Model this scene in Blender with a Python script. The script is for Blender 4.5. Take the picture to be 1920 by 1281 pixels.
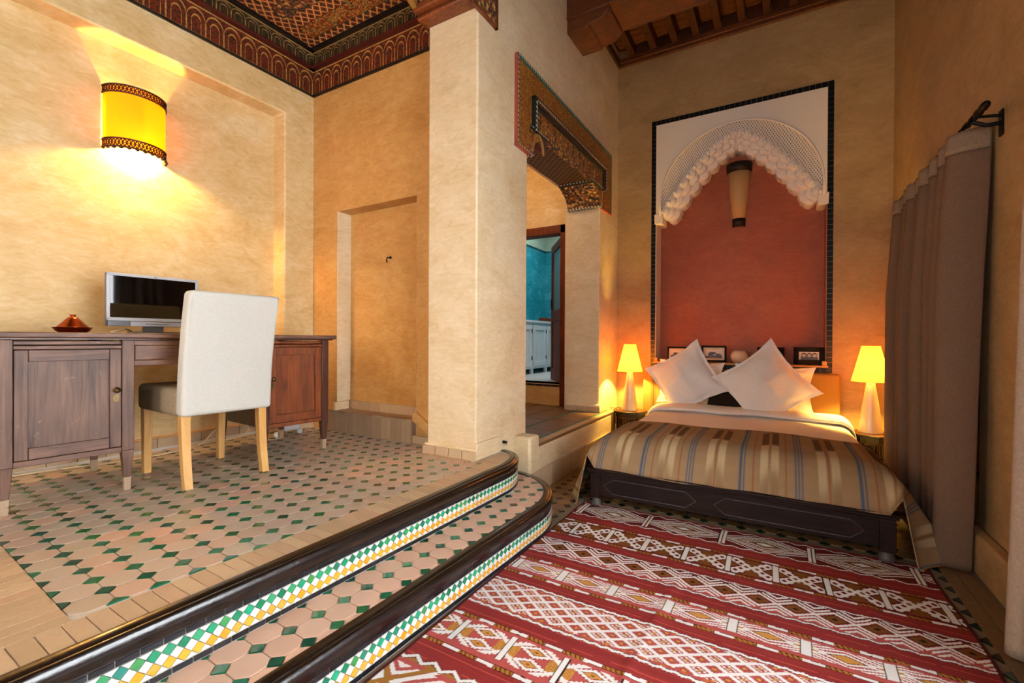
import bpy, bmesh, math, random
import numpy as np
from mathutils import Vector, Matrix
random.seed(7); np.random.seed(7)
for o in list(bpy.data.objects): bpy.data.objects.remove(o)
SC = bpy.context.scene; COL = SC.collection
PI = math.pi

# ---------------------------------------------------------------- camera, world, daylight, exposure
YAW, PIT, ROL, CAMH = math.radians(30.40), math.radians(-.2), math.radians(.3), 1.15
F = Vector((-math.sin(YAW), math.cos(YAW), 0)); R = Vector((math.cos(YAW), math.sin(YAW), 0)); U = Vector((0, 0, 1))
F2 = F*math.cos(PIT)+U*math.sin(PIT); U2 = U*math.cos(PIT)-F*math.sin(PIT)
R3 = R*math.cos(ROL)+U2*math.sin(ROL); U3 = U2*math.cos(ROL)-R*math.sin(ROL)
cam = bpy.data.cameras.new('camera'); camo = bpy.data.objects.new('camera', cam); COL.objects.link(camo)
cam.lens = 16; cam.sensor_width = 36; cam.sensor_fit = 'HORIZONTAL'; cam.clip_start = .02
m = Matrix((R3, U3, -F2)).transposed().to_4x4(); m.translation = Vector((0, 0, CAMH)); camo.matrix_world = m
SC.camera = camo
SC.view_settings.view_transform = 'Standard'; SC.view_settings.look = 'None'
SC.view_settings.exposure = 0.28; SC.view_settings.gamma = 1; SC.view_settings.use_curve_mapping = False
W = bpy.data.worlds.new('World'); SC.world = W; W.use_nodes = True
W.node_tree.nodes['Background'].inputs[0].default_value = (.72, .84, 1, 1)
W.node_tree.nodes['Background'].inputs[1].default_value = 2.0
def area(name, loc, direction, sx, sy, power, color):
    l = bpy.data.lights.new(name, 'AREA'); l.shape = 'RECTANGLE'; l.size = sx; l.size_y = sy; l.energy = power; l.color = color
    o = bpy.data.objects.new(name, l); COL.objects.link(o); o.location = loc
    o.rotation_euler = Vector(direction).to_track_quat('-Z', 'Y').to_euler(); return o
def point(name, loc, power, color, r=.03):
    l = bpy.data.lights.new(name, 'POINT'); l.energy = power; l.color = color; l.shadow_soft_size = r
    o = bpy.data.objects.new(name, l); COL.objects.link(o); o.location = loc; return o
DAY = (.92, .96, 1)
area('daylight_side_window', (1.22, 1.0, 1.4), (-1, 0, -.12), 1.9, 2.1, 245, DAY)
area('daylight_rear_window', (-.2, -1.95, 1.5), (0, 1, -.1), 1.5, 2.2, 26, (1, .95, .88))
area('daylight_rear_window_desk', (-2.75, -1.95, 1.75), (.1, 1, -.1), 1.3, 1.9, 34, (1, .90, .78))
area('daylight_bathroom_skylight', (-2.7, 6.2, 3.2), (0, 0, -1), .9, .9, 22, (.95, .98, 1))
WARM = (1, .50, .13)

# ---------------------------------------------------------------- helpers
class MB:
    def __init__(s): s.v = []; s.f = []
    def add(s, vs, fs):
        n = len(s.v); s.v += [tuple(p) for p in vs]; s.f += [tuple(i+n for i in q) for q in fs]; return s
    def box(s, x0, x1, y0, y1, z0, z1):
        x0, x1 = min(x0, x1), max(x0, x1); y0, y1 = min(y0, y1), max(y0, y1); z0, z1 = min(z0, z1), max(z0, z1)
        return s.add([(x0,y0,z0),(x1,y0,z0),(x1,y1,z0),(x0,y1,z0),(x0,y0,z1),(x1,y0,z1),(x1,y1,z1),(x0,y1,z1)],
                     [(3,2,1,0),(4,5,6,7),(0,1,5,4),(1,2,6,5),(2,3,7,6),(3,0,4,7)])
    def prism(s, poly, axis, a, b):
        def P(p, t): return {'x': (t, p[0], p[1]), 'y': (p[0], t, p[1]), 'z': (p[0], p[1], t)}[axis]
        n = len(poly)
        return s.add([P(p, a) for p in poly]+[P(p, b) for p in poly],
                     [tuple(range(n))[::-1], tuple(range(n, 2*n))]+[(i, (i+1) % n, n+(i+1) % n, n+i) for i in range(n)])
    def frustum(s, x0, x1, y0, y1, z0, X0, X1, Y0, Y1, z1):
        return s.add([(x0,y0,z0),(x1,y0,z0),(x1,y1,z0),(x0,y1,z0),(X0,Y0,z1),(X1,Y0,z1),(X1,Y1,z1),(X0,Y1,z1)],
                     [(3,2,1,0),(4,5,6,7),(0,1,5,4),(1,2,6,5),(2,3,7,6),(3,0,4,7)])
    def lathe(s, prof, seg=24, c=(0,0,0), a0=0, a1=2*PI, cap=True, axis='z'):
        full = abs(a1-a0-2*PI) < 1e-6; n = seg if full else seg+1; vs = []
        for r, z in prof:
            for i in range(n):
                a = a0+(a1-a0)*i/seg
                p = (r*math.cos(a), r*math.sin(a), z)
                if axis == 'x': p = (p[2], p[0], p[1])
                if axis == 'y': p = (p[0], p[2], p[1])
                vs.append((c[0]+p[0], c[1]+p[1], c[2]+p[2]))
        fs = []
        for k in range(len(prof)-1):
            for i in range(seg):
                j = (i+1) % n if full else i+1
                fs.append((k*n+i, k*n+j, (k+1)*n+j, (k+1)*n+i))
        if cap and full: fs += [tuple(range(n))[::-1], tuple(range((len(prof)-1)*n, len(prof)*n))]
        return s.add(vs, fs)
    def tube(s, pts, r, seg=8, closed=False):
        pts = [Vector(p) for p in pts]; n = len(pts); vs = []; prev = None
        for i, p in enumerate(pts):
            if closed: t = pts[(i+1) % n]-pts[i-1]
            else: t = pts[min(i+1, n-1)]-pts[max(i-1, 0)]
            t.normalize()
            if prev is None: a = t.orthogonal().normalized()
            else: a = (prev-t*prev.dot(t)); a = a.normalized() if a.length > 1e-6 else t.orthogonal().normalized()
            prev = a; b = t.cross(a); rr = r[i] if isinstance(r, (list, tuple)) else r
            for k in range(seg):
                an = 2*PI*k/seg; vs.append(p+a*rr*math.cos(an)+b*rr*math.sin(an))
        fs = []
        for i in range(n if closed else n-1):
            j = (i+1) % n
            for k in range(seg): fs.append((i*seg+k, i*seg+(k+1) % seg, j*seg+(k+1) % seg, j*seg+k))
        if not closed: fs += [tuple(range(seg))[::-1], tuple(range((n-1)*seg, n*seg))]
        return s.add(vs, fs)
    def grid(s, fn, nu, nv):
        vs = [fn(i/nu, j/nv) for j in range(nv+1) for i in range(nu+1)]
        fs = [(j*(nu+1)+i, j*(nu+1)+i+1, (j+1)*(nu+1)+i+1, (j+1)*(nu+1)+i) for j in range(nv) for i in range(nu)]
        return s.add(vs, fs)
    def sweep(s, path, prof):
        # path: list of ((x,y),(nx,ny)); prof: closed list of (offset, z)
        n = len(prof); vs = []
        for (p, nn) in path:
            for o, z in prof: vs.append((p[0]+nn[0]*o, p[1]+nn[1]*o, z))
        fs = []
        for i in range(len(path)-1):
            for k in range(n): fs.append((i*n+k, i*n+(k+1) % n, (i+1)*n+(k+1) % n, (i+1)*n+k))
        fs += [tuple(range(n))[::-1], tuple(range((len(path)-1)*n, len(path)*n))]
        return s.add(vs, fs)
    def mesh(s, name, mat=None, smooth=False):
        me = bpy.data.meshes.new(name); me.from_pydata(s.v, [], s.f)
        bm = bmesh.new(); bm.from_mesh(me); bmesh.ops.recalc_face_normals(bm, faces=bm.faces); bm.to_mesh(me); bm.free()
        if mat: me.materials.append(mat)
        if smooth:
            me.shade_smooth()
        return me
    def build(s, name, mat, parent=None, smooth=False, bev=0, world=False, angle=None):
        me = s.mesh(name, mat, smooth)
        if smooth and angle is not None:
            try: me.set_sharp_from_angle(angle=math.radians(angle))
            except Exception: pass
        o = bpy.data.objects.new(name, me); COL.objects.link(o)
        if parent:
            o.parent = parent
            if world: o.location = -parent.location
        if bev:
            b = o.modifiers.new('bevel', 'BEVEL'); b.width = bev; b.segments = 2; b.limit_method = 'ANGLE'; b.angle_limit = math.radians(40)
            if not smooth: me.shade_smooth(); me.set_sharp_from_angle(angle=math.radians(40))
        return o
def tag(o, label, cat=None, group=None, kind=None):
    o['label'] = label
    if cat: o['category'] = cat
    if group: o['group'] = group
    if kind: o['kind'] = kind
    return o
def thing(name, label, cat, loc=(0,0,0), rz=0, group=None):
    o = bpy.data.objects.new(name, None); COL.objects.link(o); o.empty_display_size = .05
    o.location = loc; o.rotation_euler = (0, 0, rz); return tag(o, label, cat, group)
def struct(o, label):
    o['kind'] = 'structure'; o['label'] = label; return o
def place(name, me, parent, loc, rot=(0,0,0), sc=None):
    o = bpy.data.objects.new(name, me); COL.objects.link(o); o.parent = parent; o.location = loc; o.rotation_euler = rot
    if sc: o.scale = sc
    return o
def hx(h):
    h = h.lstrip('#'); r = []
    for i in (0, 2, 4):
        v = int(h[i:i+2], 16)/255; r.append(v/12.92 if v <= .04045 else ((v+.055)/1.055)**2.4)
    return (*r, 1)

# node helpers
class NT:
    def __init__(s, name):
        s.m = bpy.data.materials.new(name); s.m.use_nodes = True; s.t = s.m.node_tree; s.b = s.t.nodes['Principled BSDF']
    def n(s, typ, **k):
        o = s.t.nodes.new(typ)
        for a, v in k.items(): setattr(o, a, v)
        return o
    def l(s, a, b): s.t.links.new(a, b)
    def pos(s): return s.n('ShaderNodeNewGeometry').outputs['Position']
    def objc(s): return s.n('ShaderNodeTexCoord').outputs['Object']
    def rnd(s): return X(s, s.n('ShaderNodeObjectInfo').outputs['Random'])
    def xyz(s, v):
        q = s.n('ShaderNodeSeparateXYZ'); s.l(v, q.inputs[0]); return X(s, q.outputs[0]), X(s, q.outputs[1]), X(s, q.outputs[2])
    def comb(s, x, y, z=0):
        q = s.n('ShaderNodeCombineXYZ')
        for i, v in enumerate((x, y, z)):
            if isinstance(v, X): s.l(v.o, q.inputs[i])
            else: q.inputs[i].default_value = v
        return q.outputs[0]
    def mapv(s, v, sc=(1,1,1), loc=(0,0,0)):
        q = s.n('ShaderNodeMapping'); s.l(v, q.inputs[0]); q.inputs['Scale'].default_value = sc; q.inputs['Location'].default_value = loc; return q.outputs[0]
    def noise(s, v, scale, detail=4, rough=.55, dist=0):
        q = s.n('ShaderNodeTexNoise'); s.l(v, q.inputs['Vector']); q.inputs['Scale'].default_value = scale
        q.inputs['Detail'].default_value = detail; q.inputs['Roughness'].default_value = rough; q.inputs['Distortion'].default_value = dist
        return X(s, q.outputs[0])
    def vor(s, v, scale, feature='F1', out=0, rnd=1):
        q = s.n('ShaderNodeTexVoronoi', feature=feature); s.l(v, q.inputs['Vector']); q.inputs['Scale'].default_value = scale
        q.inputs['Randomness'].default_value = rnd
        return X(s, q.outputs[out])
    def ramp(s, f, stops, const=False):
        q = s.n('ShaderNodeValToRGB'); s.l(f.o, q.inputs[0]); e = q.color_ramp
        if const: e.interpolation = 'CONSTANT'
        while len(e.elements) < len(stops): e.elements.new(.5)
        for i, (p, c) in enumerate(stops): e.elements[i].position = p; e.elements[i].color = c
        return q.outputs[0]
    def mix(s, f, a, b, mode='MIX'):
        q = s.n('ShaderNodeMix', data_type='RGBA', blend_type=mode)
        if isinstance(f, X): s.l(f.o, q.inputs[0])
        else: q.inputs[0].default_value = f
        for i, v in ((6, a), (7, b)):
            if isinstance(v, (tuple, list)): q.inputs[i].default_value = v
            else: s.l(v, q.inputs[i])
        return q.outputs[2]
    def col(s, c):
        if isinstance(c, (tuple, list)): s.b.inputs['Base Color'].default_value = c
        else: s.l(c, s.b.inputs['Base Color'])
        return s
    def bump(s, h, strength=.2, dist=.01):
        q = s.n('ShaderNodeBump'); s.l(h.o, q.inputs['Height']); q.inputs['Strength'].default_value = strength; q.inputs['Distance'].default_value = dist
        s.l(q.outputs[0], s.b.inputs['Normal']); return s
    def set(s, rough=.5, metal=0, spec=None, coat=None, trans=None):
        s.b.inputs['Roughness'].default_value = rough; s.b.inputs['Metallic'].default_value = metal
        if spec is not None: s.b.inputs['Specular IOR Level'].default_value = spec
        if coat is not None: s.b.inputs['Coat Weight'].default_value = coat; s.b.inputs['Coat Roughness'].default_value = .12
        if trans is not None: s.b.inputs['Transmission Weight'].default_value = trans
        return s
class X:
    def __init__(s, nt, o): s.nt = nt; s.o = o
    def m(s, op, b=None, c=None):
        q = s.nt.n('ShaderNodeMath', operation=op)
        for i, v in enumerate((s, b, c)):
            if v is None: continue
            if isinstance(v, X): s.nt.l(v.o, q.inputs[i])
            else: q.inputs[i].default_value = v
        return X(s.nt, q.outputs[0])
    def __add__(s, b): return s.m('ADD', b)
    def __sub__(s, b): return s.m('SUBTRACT', b)
    def __mul__(s, b): return s.m('MULTIPLY', b)
    def __truediv__(s, b): return s.m('DIVIDE', b)
    def __lt__(s, b): return s.m('LESS_THAN', b)
    def __gt__(s, b): return s.m('GREATER_THAN', b)
    def abs(s): return s.m('ABSOLUTE')
    def fr(s): return s.m('FRACT')
    def sin(s): return s.m('SINE')
    def sqrt(s): return s.m('SQRT')
    def min(s, b): return s.m('MINIMUM', b)
    def max(s, b): return s.m('MAXIMUM', b)

def plaster(name, stops, rough=.5, scale=2.2, bump=.15):
    n = NT(name); p = n.pos()
    a = n.noise(n.mapv(p, (1, 1, 1.5)), scale, 7, .62, .8); b = n.noise(n.mapv(p, (1, 1, 2.6)), 11, 5, .6, 1.2)
    c = n.ramp(a*.55+b*.45, stops); fine = n.noise(p, 60, 3, .6)
    n.col(c).set(rough, spec=.35).bump(a*.6+b*.5+fine*.12, bump, .02); return n.m
def wood(name, c1, c2, scale=(3, 40, 40), rough=.45, wear=None, spec=.4, coat=0, dist=1.5):
    n = NT(name); p = n.objc(); rr = n.rnd()
    q = n.n('ShaderNodeVectorMath', operation='ADD'); n.l(p, q.inputs[0]); n.l(n.comb(rr*9, rr*7, rr*5), q.inputs[1])
    g = n.noise(n.mapv(q.outputs[0], scale), 1, 6, .6, dist); big = n.noise(q.outputs[0], 4, 3)
    f = g*.75+big*.35
    c = n.ramp(f, [(.3, c1), (.72, c2)])
    if wear: c = n.mix((n.noise(q.outputs[0], 13, 6, .7) > .64)*.6, c, wear)
    n.col(c).set(rough, spec=spec, coat=coat).bump(g, .25, .004); return n.m
def plain(name, c, rough=.5, metal=0, bump=0, bscale=80, **k):
    n = NT(name).col(c).set(rough, metal, **k)
    if bump: n.bump(n.noise(n.objc(), bscale, 3), bump, .004)
    return n.m
def glaze(name, stops, rough=.18, coat=.3, nscale=40, spot=.25):
    n = NT(name); r = n.rnd(); q = n.noise(n.objc(), nscale, 4, .6)
    n.col(n.mix((q > .66)*spot, n.ramp(r, stops), (.7, .7, .62, 1))).set(rough, coat=coat).bump(q, .08, .003); return n.m

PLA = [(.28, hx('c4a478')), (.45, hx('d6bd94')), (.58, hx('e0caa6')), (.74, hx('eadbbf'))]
M = {}
M['plaster'] = plaster('tadelakt_beige', PLA, .5)
M['plaster_desk'] = plaster('tadelakt_honey', [(.28, hx('b8935a')), (.43, hx('cfae74')), (.56, hx('dcc08c')), (.72, hx('e9d8b2'))], .5)
M['plaster_ochre'] = plaster('tadelakt_ochre', [(.3, hx('b07c3e')), (.5, hx('c69555')), (.75, hx('d8b072'))], .5)
M['plaster_bed'] = plaster('tadelakt_dim', [(.25, hx('8c6b40')), (.5, hx('a9865a')), (.78, hx('bf9e70'))], .55)  # same beige plaster; the bed end's dimmer light is put into its colour
M['terracotta_wall'] = plaster('tadelakt_terracotta', [(.25, hx('8a4022')), (.5, hx('a05030')), (.78, hx('b26640'))], .5, 2.6)
M['turquoise'] = plaster('tadelakt_turquoise', [(.3, hx('0c5f70')), (.5, hx('1c8292')), (.75, hx('55b2ba'))], .35, 1.6)
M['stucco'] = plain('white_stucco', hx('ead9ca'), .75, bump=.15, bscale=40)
M['grout'] = plain('pale_grout', hx('cdc3b4'), .9, bump=.3, bscale=120)
M['grout_white'] = plain('white_grout', hx('d9d4c6'), .9)
n = NT('terracotta_tile'); r = n.rnd(); q = n.noise(n.objc(), 22, 5, .65, .5)
c = n.ramp(r, [(0, hx('b59a8a')), (.2, hx('afa28f')), (.45, hx('bda491')), (.65, hx('a99c87')), (.85, hx('c79d88')), (1, hx('b69b84'))])
n.col(n.mix(q*.45, c, hx('9a8973'))).set(.42, spec=.4).bump(q, .22, .006); M['terra'] = n.m
n = NT('terracotta_tile_step'); r = n.rnd(); q = n.noise(n.objc(), 22, 5, .65, .5)
c = n.ramp(r, [(0, hx('cfa78f')), (.5, hx('d9b39c')), (1, hx('ceab93'))])
n.col(n.mix(q*.4, c, hx('b98a66'))).set(.42, spec=.4).bump(q, .22, .006); M['terra_step'] = n.m
n = NT('sandy_brick'); r = n.rnd(); q = n.noise(n.objc(), 26, 5, .65, .5)
c = n.ramp(r, [(0, hx('b99a7a')), (.35, hx('c4a884')), (.65, hx('b39774')), (1, hx('bf9a7c'))])
n.col(n.mix(q*.5, c, hx('a08a6c'))).set(.55, spec=.3).bump(q, .35, .008); M['brick'] = n.m
n = NT('brown_floor_tile'); r = n.rnd(); q = n.noise(n.objc(), 22, 5, .65, .5)
c = n.ramp(r, [(0, hx('775836')), (.5, hx('83643f')), (1, hx('6d5236'))])
n.col(n.mix(q*.5, c, hx('5a4329'))).set(.35, spec=.4).bump(q, .25, .006); M['terra_low'] = n.m
M['green'] = glaze('green_glaze', [(0, hx('0c4430')), (.35, hx('10593c')), (.6, hx('166a4a')), (.8, hx('2c6a38')), (1, hx('0f524c'))])
M['green_dark'] = glaze('dark_green_glaze', [(0, hx('07150f')), (.4, hx('0b2a1c')), (.7, hx('10241a')), (1, hx('0a1c18'))])
M['orange'] = glaze('ochre_glaze', [(0, hx('d88f1c')), (.5, hx('e5a02a')), (1, hx('cf9838'))])
M['white_tile'] = glaze('white_glaze', [(0, hx('dfe2dc')), (1, hx('eceae0'))])
M['black_tile'] = glaze('black_glaze', [(0, hx('1b1c24')), (.5, hx('1c1d25')), (1, hx('111217'))], .3, .05, spot=.04)
M['nosing'] = wood('dark_polished_wood', hx('0b0706'), hx('1d130e'), (2, 50, 50), .25, spec=.5, coat=.3)
M['oldwood'] = wood('worn_brown_wood', hx('22120c'), hx('7e5c49'), (34, 34, 2.0), .5, wear=hx('8d6d58'))
M['oldwood_h'] = wood('worn_brown_wood_rail', hx('301b13'), hx('835f4c'), (26, 3, 30), .5, wear=hx('9a7c68'))
M['redwood'] = wood('reddish_brown_wood', hx('3a1508'), hx('8a4620'), (24, 24, 2.2), .38, coat=.2)
M['desk_dark'] = wood('dark_desk_wood', hx('2a130b'), hx('57301f'), (20, 20, 3), .4, coat=.15)
M['worn_foot'] = plain('worn_pale_wood', hx('a58c70'), .7, bump=.4)
M['chairleg'] = wood('honey_beech_wood', hx('c08a45'), hx('d8a864'), (26, 26, 3), .4, coat=.2)
M['bedwood'] = wood('nearly_black_wood', hx('090505'), hx('2a1711'), (3, 50, 50), .5, spec=.2, coat=.0)
M['ceilwood'] = wood('cedar_ceiling_wood', hx('231008'), hx('5c2f16'), (30, 4, 30), .55)
M['ceilwood_x'] = wood('cedar_beam_wood', hx('30160a'), hx('7a421f'), (4, 30, 30), .5)
M['doorwood'] = wood('red_brown_door_wood', hx('3a1608'), hx('84401f'), (28, 28, 3), .55, spec=.2)
M['brass'] = plain('aged_brass', hx('5e4c2c'), .4, 1)
M['copper'] = plain('polished_copper', hx('b4562a'), .22, 1)
M['iron'] = plain('wrought_iron', hx('0c0a09'), .5, .6)
M['linen'] = None
# fabric with weave
def fabric(name, c1, c2, scale=1100, rough=.9, trans=0):
    n = NT(name); p = n.objc()
    a = n.noise(n.mapv(p, (1, 1, .12)), scale*.35, 3, .6); b = n.noise(n.mapv(p, (.15, .15, 1)), scale*.35, 3, .6)
    n.col(n.ramp(a*.5+b*.5, [(.35, c1), (.65, c2)])).set(rough, spec=.15).bump(a*.5+b*.5, .2, .002)
    if trans:
        tb = n.n('ShaderNodeBsdfTranslucent'); tb.inputs[0].default_value = c2
        mx = n.n('ShaderNodeMixShader'); mx.inputs[0].default_value = trans
        n.l(n.b.outputs[0], mx.inputs[1]); n.l(tb.outputs[0], mx.inputs[2])
        n.l(mx.outputs[0], n.t.nodes['Material Output'].inputs[0])
    return n.m
M['curtain'] = fabric('taupe_linen', hx('6d5240'), hx('7f6450'), trans=.1)
M['curtain_near'] = fabric('pale_linen', hx('a18b78'), hx('c0aa96'), trans=.12)
M['curtain_head'] = fabric('double_linen_heading', hx('7a6350'), hx('97806a'), trans=.05)
M['canvas'] = fabric('off_white_canvas', hx('c6c3b8'), hx('d2cfc6'), 900)
M['seat_fabric'] = fabric('stained_seat_canvas', hx('8d7a5e'), hx('a8957a'), 500)
M['cotton'] = fabric('white_cotton', hx('e2d8d2'), hx('eee6e0'), 700)
M['duvet'] = fabric('white_cotton_satin', hx('ded3cc'), hx('e9dfd8'), 700)
M['darkcush'] = fabric('dark_brown_cushion_cloth', hx('221a12'), hx('32271b'), 500)
n = NT('striped_headboard_cloth'); p = n.pos(); x, y, z = n.xyz(p)
s = ((x+1.05)/.36).fr(); ln = (s-.5).abs()
c = n.mix((ln < .02), n.mix((ln < .09), hx('9c7440'), hx('86622f')), hx('4a4030'))
n.col(n.mix(n.noise(n.mapv(p, (1, 1, .1)), 150, 3)*.5, c, hx('7a5a2e'))).set(.9, spec=.1); M['headboard'] = n.m
n = NT('kilim_wool'); a = n.n('ShaderNodeVertexColor', layer_name='col'); p = n.pos()
w = n.noise(n.mapv(p, (1, .25, 1)), 420, 2, .5)
n.col(n.mix(w*.2, a.outputs[0], (.03, .02, .02, 1))).set(.95, spec=.08).bump(w, .35, .003); M['vcol_rug'] = n.m
n = NT('striped_wool_blanket'); a = n.n('ShaderNodeVertexColor', layer_name='col'); w = n.noise(n.objc(), 330, 2, .5)
n.col(n.mix(w*.62, a.outputs[0], hx('6b5238'))).set(.95, spec=.05).bump(w, .4, .003); M['vcol_blanket'] = n.m
n = NT('photo_print'); a = n.n('ShaderNodeVertexColor', layer_name='col'); n.col(a.outputs[0]).set(.3); M['vcol_photo'] = n.m
# painted wood ornament
def painted(name, stops, scale=26, dark=.0):
    n = NT(name); p = n.pos()
    v = n.vor(p, scale); v2 = n.vor(p, scale*2.3); no = n.noise(p, scale*1.4, 3, .6, 1)
    ring = ((v*9).sin()*.5+.5); f = ring*.45+v2*.45+no*.35
    n.col(n.ramp(f, stops, True)).set(.5, spec=.3).bump(f, .2, .004); return n.m
GOLD, RED, DKG, BLK, BRN, TEAL = hx('a97a2c'), hx('6e1f12'), hx('1c2a1c'), hx('120a07'), hx('42240f'), hx('1e7468')
M['floral'] = painted('painted_floral_wood', [(0, hx('1c110a')), (.32, hx('6a3a16')), (.44, hx('8a2c16')), (.54, hx('b0762c')), (.64, hx('5a3414')), (.72, hx('d0a050')), (.8, hx('4b4a3a'))], 22)
M['floral2'] = painted('painted_floral_dark', [(0, hx('17120e')), (.36, hx('3a3a32')), (.5, hx('86391a')), (.6, hx('9a6c2c')), (.7, hx('5b5a55')), (.78, hx('c9984a'))], 20)
M['floral_gold'] = painted('painted_floral_gold', [(0, hx('2a1408')), (.30, hx('6a2412')), (.40, hx('8a5a22')), (.5, hx('b5802c')), (.58, hx('7c2416')), (.66, GOLD), (.74, hx('22301f')), (.82, hx('8a3018'))], 28)
def lattice(name, p1, ground, line, dot, horiz=True):
    n = NT(name); x, y, z = n.xyz(n.pos())
    if horiz: a, b = x, y
    else: a, b = x+y, z
    u = ((a+b)/p1).fr()-.5; v = ((a-b)/p1).fr()-.5
    d = u.abs().min(v.abs()); cen = (u.abs()-.5).abs().max((v.abs()-.5).abs())
    c = n.mix((d < .09), n.mix((cen < .2), ground, dot), line)
    n.col(c).set(.5, spec=.3); return n.m
M['interlace'] = lattice('painted_interlace', .075, hx('7a2012'), hx('c79c5a'), hx('1c3a2c'))
M['soffit'] = lattice('painted_soffit_lattice', .07, hx('38200f'), hx('7a5a28'), hx('1d1a14'))
def arcade(name, z0, h, pitch, ground, ground2, line):
    n = NT(name); p = n.pos(); x, y, z = n.xyz(p)
    t = ((x+y)/pitch).fr()*2-1; zz = (z-z0)/h
    def arch(tt, base, amp, wd):
        c = (tt*tt*-1+1).max(0.0).sqrt()*amp+base
        return ((zz-c).abs() < wd).m('MULTIPLY', tt.abs() < 1.02)
    a1 = arch(t, .45, .42, .035)
    t2 = t*1.9; a2 = arch(t2, .4, .25, .035)
    leg = (((t.abs()-.97).abs() < .05)*(zz < .5)).max(((t.abs()-.5).abs() < .035)*(zz < .42))
    top = (zz > .95)+(zz < .04)
    no = n.noise(p, 60, 4, .7); g = n.mix(no > .52, ground, ground2)
    n.col(n.mix(a1.max(a2).max(leg).max(top).min(1.0)*(n.noise(p, 35, 3, .6)*1.3).min(1.0), g, line)).set(.55, spec=.25); return n.m
M['arcade1'] = arcade('painted_arcade', 3.32, .21, .125, hx('6a2410'), hx('2c2014'), hx('c9984e'))
M['arcade2'] = arcade('painted_arcade_small', 3.55, .11, .105, hx('3a2a14'), hx('231d15'), hx('b58d50'))
M['dkmold'] = plain('dark_painted_molding', hx('150c09'), .5)
M['redmold'] = plain('red_painted_molding', hx('4e130c'), .5)
M['redpaint'] = plain('faded_red_paint', hx('a24a35'), .6)
M['tealpaint'] = plain('teal_paint', hx('1a6a60'), .5)
M['dgreen'] = plain('dark_green_paint', hx('17231a'), .5)
n = NT('checker_paint'); x, y, z = n.xyz(n.pos()); k = (((x+y+z)/.036).fr() < .5)
n.col(n.mix(k, hx('0d0b0a'), hx('cfc4aa'))).set(.5); M['check'] = n.m
M['hexline'] = plain('worn_grey_incised_line', hx('403937'), .6)
M['silver'] = plain('silver_plastic', hx('b9bcc2'), .35)
M['silver_dark'] = plain('grey_plastic', hx('5f6266'), .4)
M['screen'] = plain('black_glass_screen', hx('040405'), .03, spec=.4)
M['white_enamel'] = plain('white_enamel', hx('cfd2d3'), .35)
M['cord'] = plain('beige_cord', hx('c2b08e'), .6)
M['ceramic'] = plain('cream_ceramic', hx('cdb9a0'), .3, coat=.3)
M['lampbase'] = plain('grey_beige_ceramic', hx('b9a48d'), .35, coat=.4)
M['black_frame'] = plain('black_frame_wood', hx('0a0808'), .6, spec=.15)
M['brown_frame'] = plain('dark_brown_frame_wood', hx('1a0e09'), .6, spec=.15)
M['mat'] = plain('cream_mat_board', hx('d9c9ae'), .8)
M['whitepaint'] = wood('white_painted_wood', hx('c9ced0'), hx('dfe3e3'), (20, 20, 3), .45)
M['nightwood'] = wood('black_painted_table_wood', hx('120b08'), hx('2a1810'), (20, 20, 4), .35, coat=.2)
M['goldpaint'] = plain('gold_paint_line', hx('9a6a2a'), .5)
M['darkroom'] = plain('dark_recess', hx('150e09'), .8)
n = NT('window_glass'); n.col((1, 1, 1, 1)).set(.02, trans=1); M['glass'] = n.m
M['bamboo'] = lattice('cane_ceiling', .12, hx('7a4a20'), hx('d29a54'), hx('3b220e'))
def shade_mat(name, col, em, str_, topcol=None):
    n = NT(name); t = n.t
    n.col(col).set(.8, spec=.1)
    tb = n.n('ShaderNodeBsdfTranslucent'); tb.inputs[0].default_value = col
    mx = n.n('ShaderNodeMixShader'); mx.inputs[0].default_value = .8
    n.l(n.b.outputs[0], mx.inputs[1]); n.l(tb.outputs[0], mx.inputs[2])
    e = n.n('ShaderNodeEmission'); e.inputs[0].default_value = em; e.inputs[1].default_value = str_
    ad = n.n('ShaderNodeAddShader'); n.l(mx.outputs[0], ad.inputs[0]); n.l(e.outputs[0], ad.inputs[1])
    n.l(ad.outputs[0], t.nodes['Material Output'].inputs[0]); return n.m
M['shade_wall'] = shade_mat('parchment_shade', hx('e4a932'), hx('ffac05'), .08)
M['shade_bed'] = shade_mat('cream_lamp_shade', hx('e8bd84'), hx('ffa81e'), .03)
M['parchment'] = plain('unlit_parchment', hx('c39560'), .6)
n = NT('bulb_glow'); e = n.n('ShaderNodeEmission'); e.inputs[0].default_value = (1, .7, .35, 1); e.inputs[1].default_value = 6
tp = n.n('ShaderNodeBsdfTransparent'); ad = n.n('ShaderNodeAddShader'); n.l(tp.outputs[0], ad.inputs[0]); n.l(e.outputs[0], ad.inputs[1])
n.l(ad.outputs[0], n.t.nodes['Material Output'].inputs[0]); M['bulb'] = n.m

# ================================================================ STRUCTURE
XL, YB, XR = -1.70, 5.42, .905          # lintel wall face, bed wall face, window wall face
ZU, ZM = .36, .18                       # desk floor, middle step
XD, XP, YD = -3.61, -3.765, 2.62        # desk wall, its sunk panel, desk end wall
YR = -1.65                              # rear wall behind the camera
CB, CD = 4.66, 3.70                     # bedroom ceiling boards, desk ceiling

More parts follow.
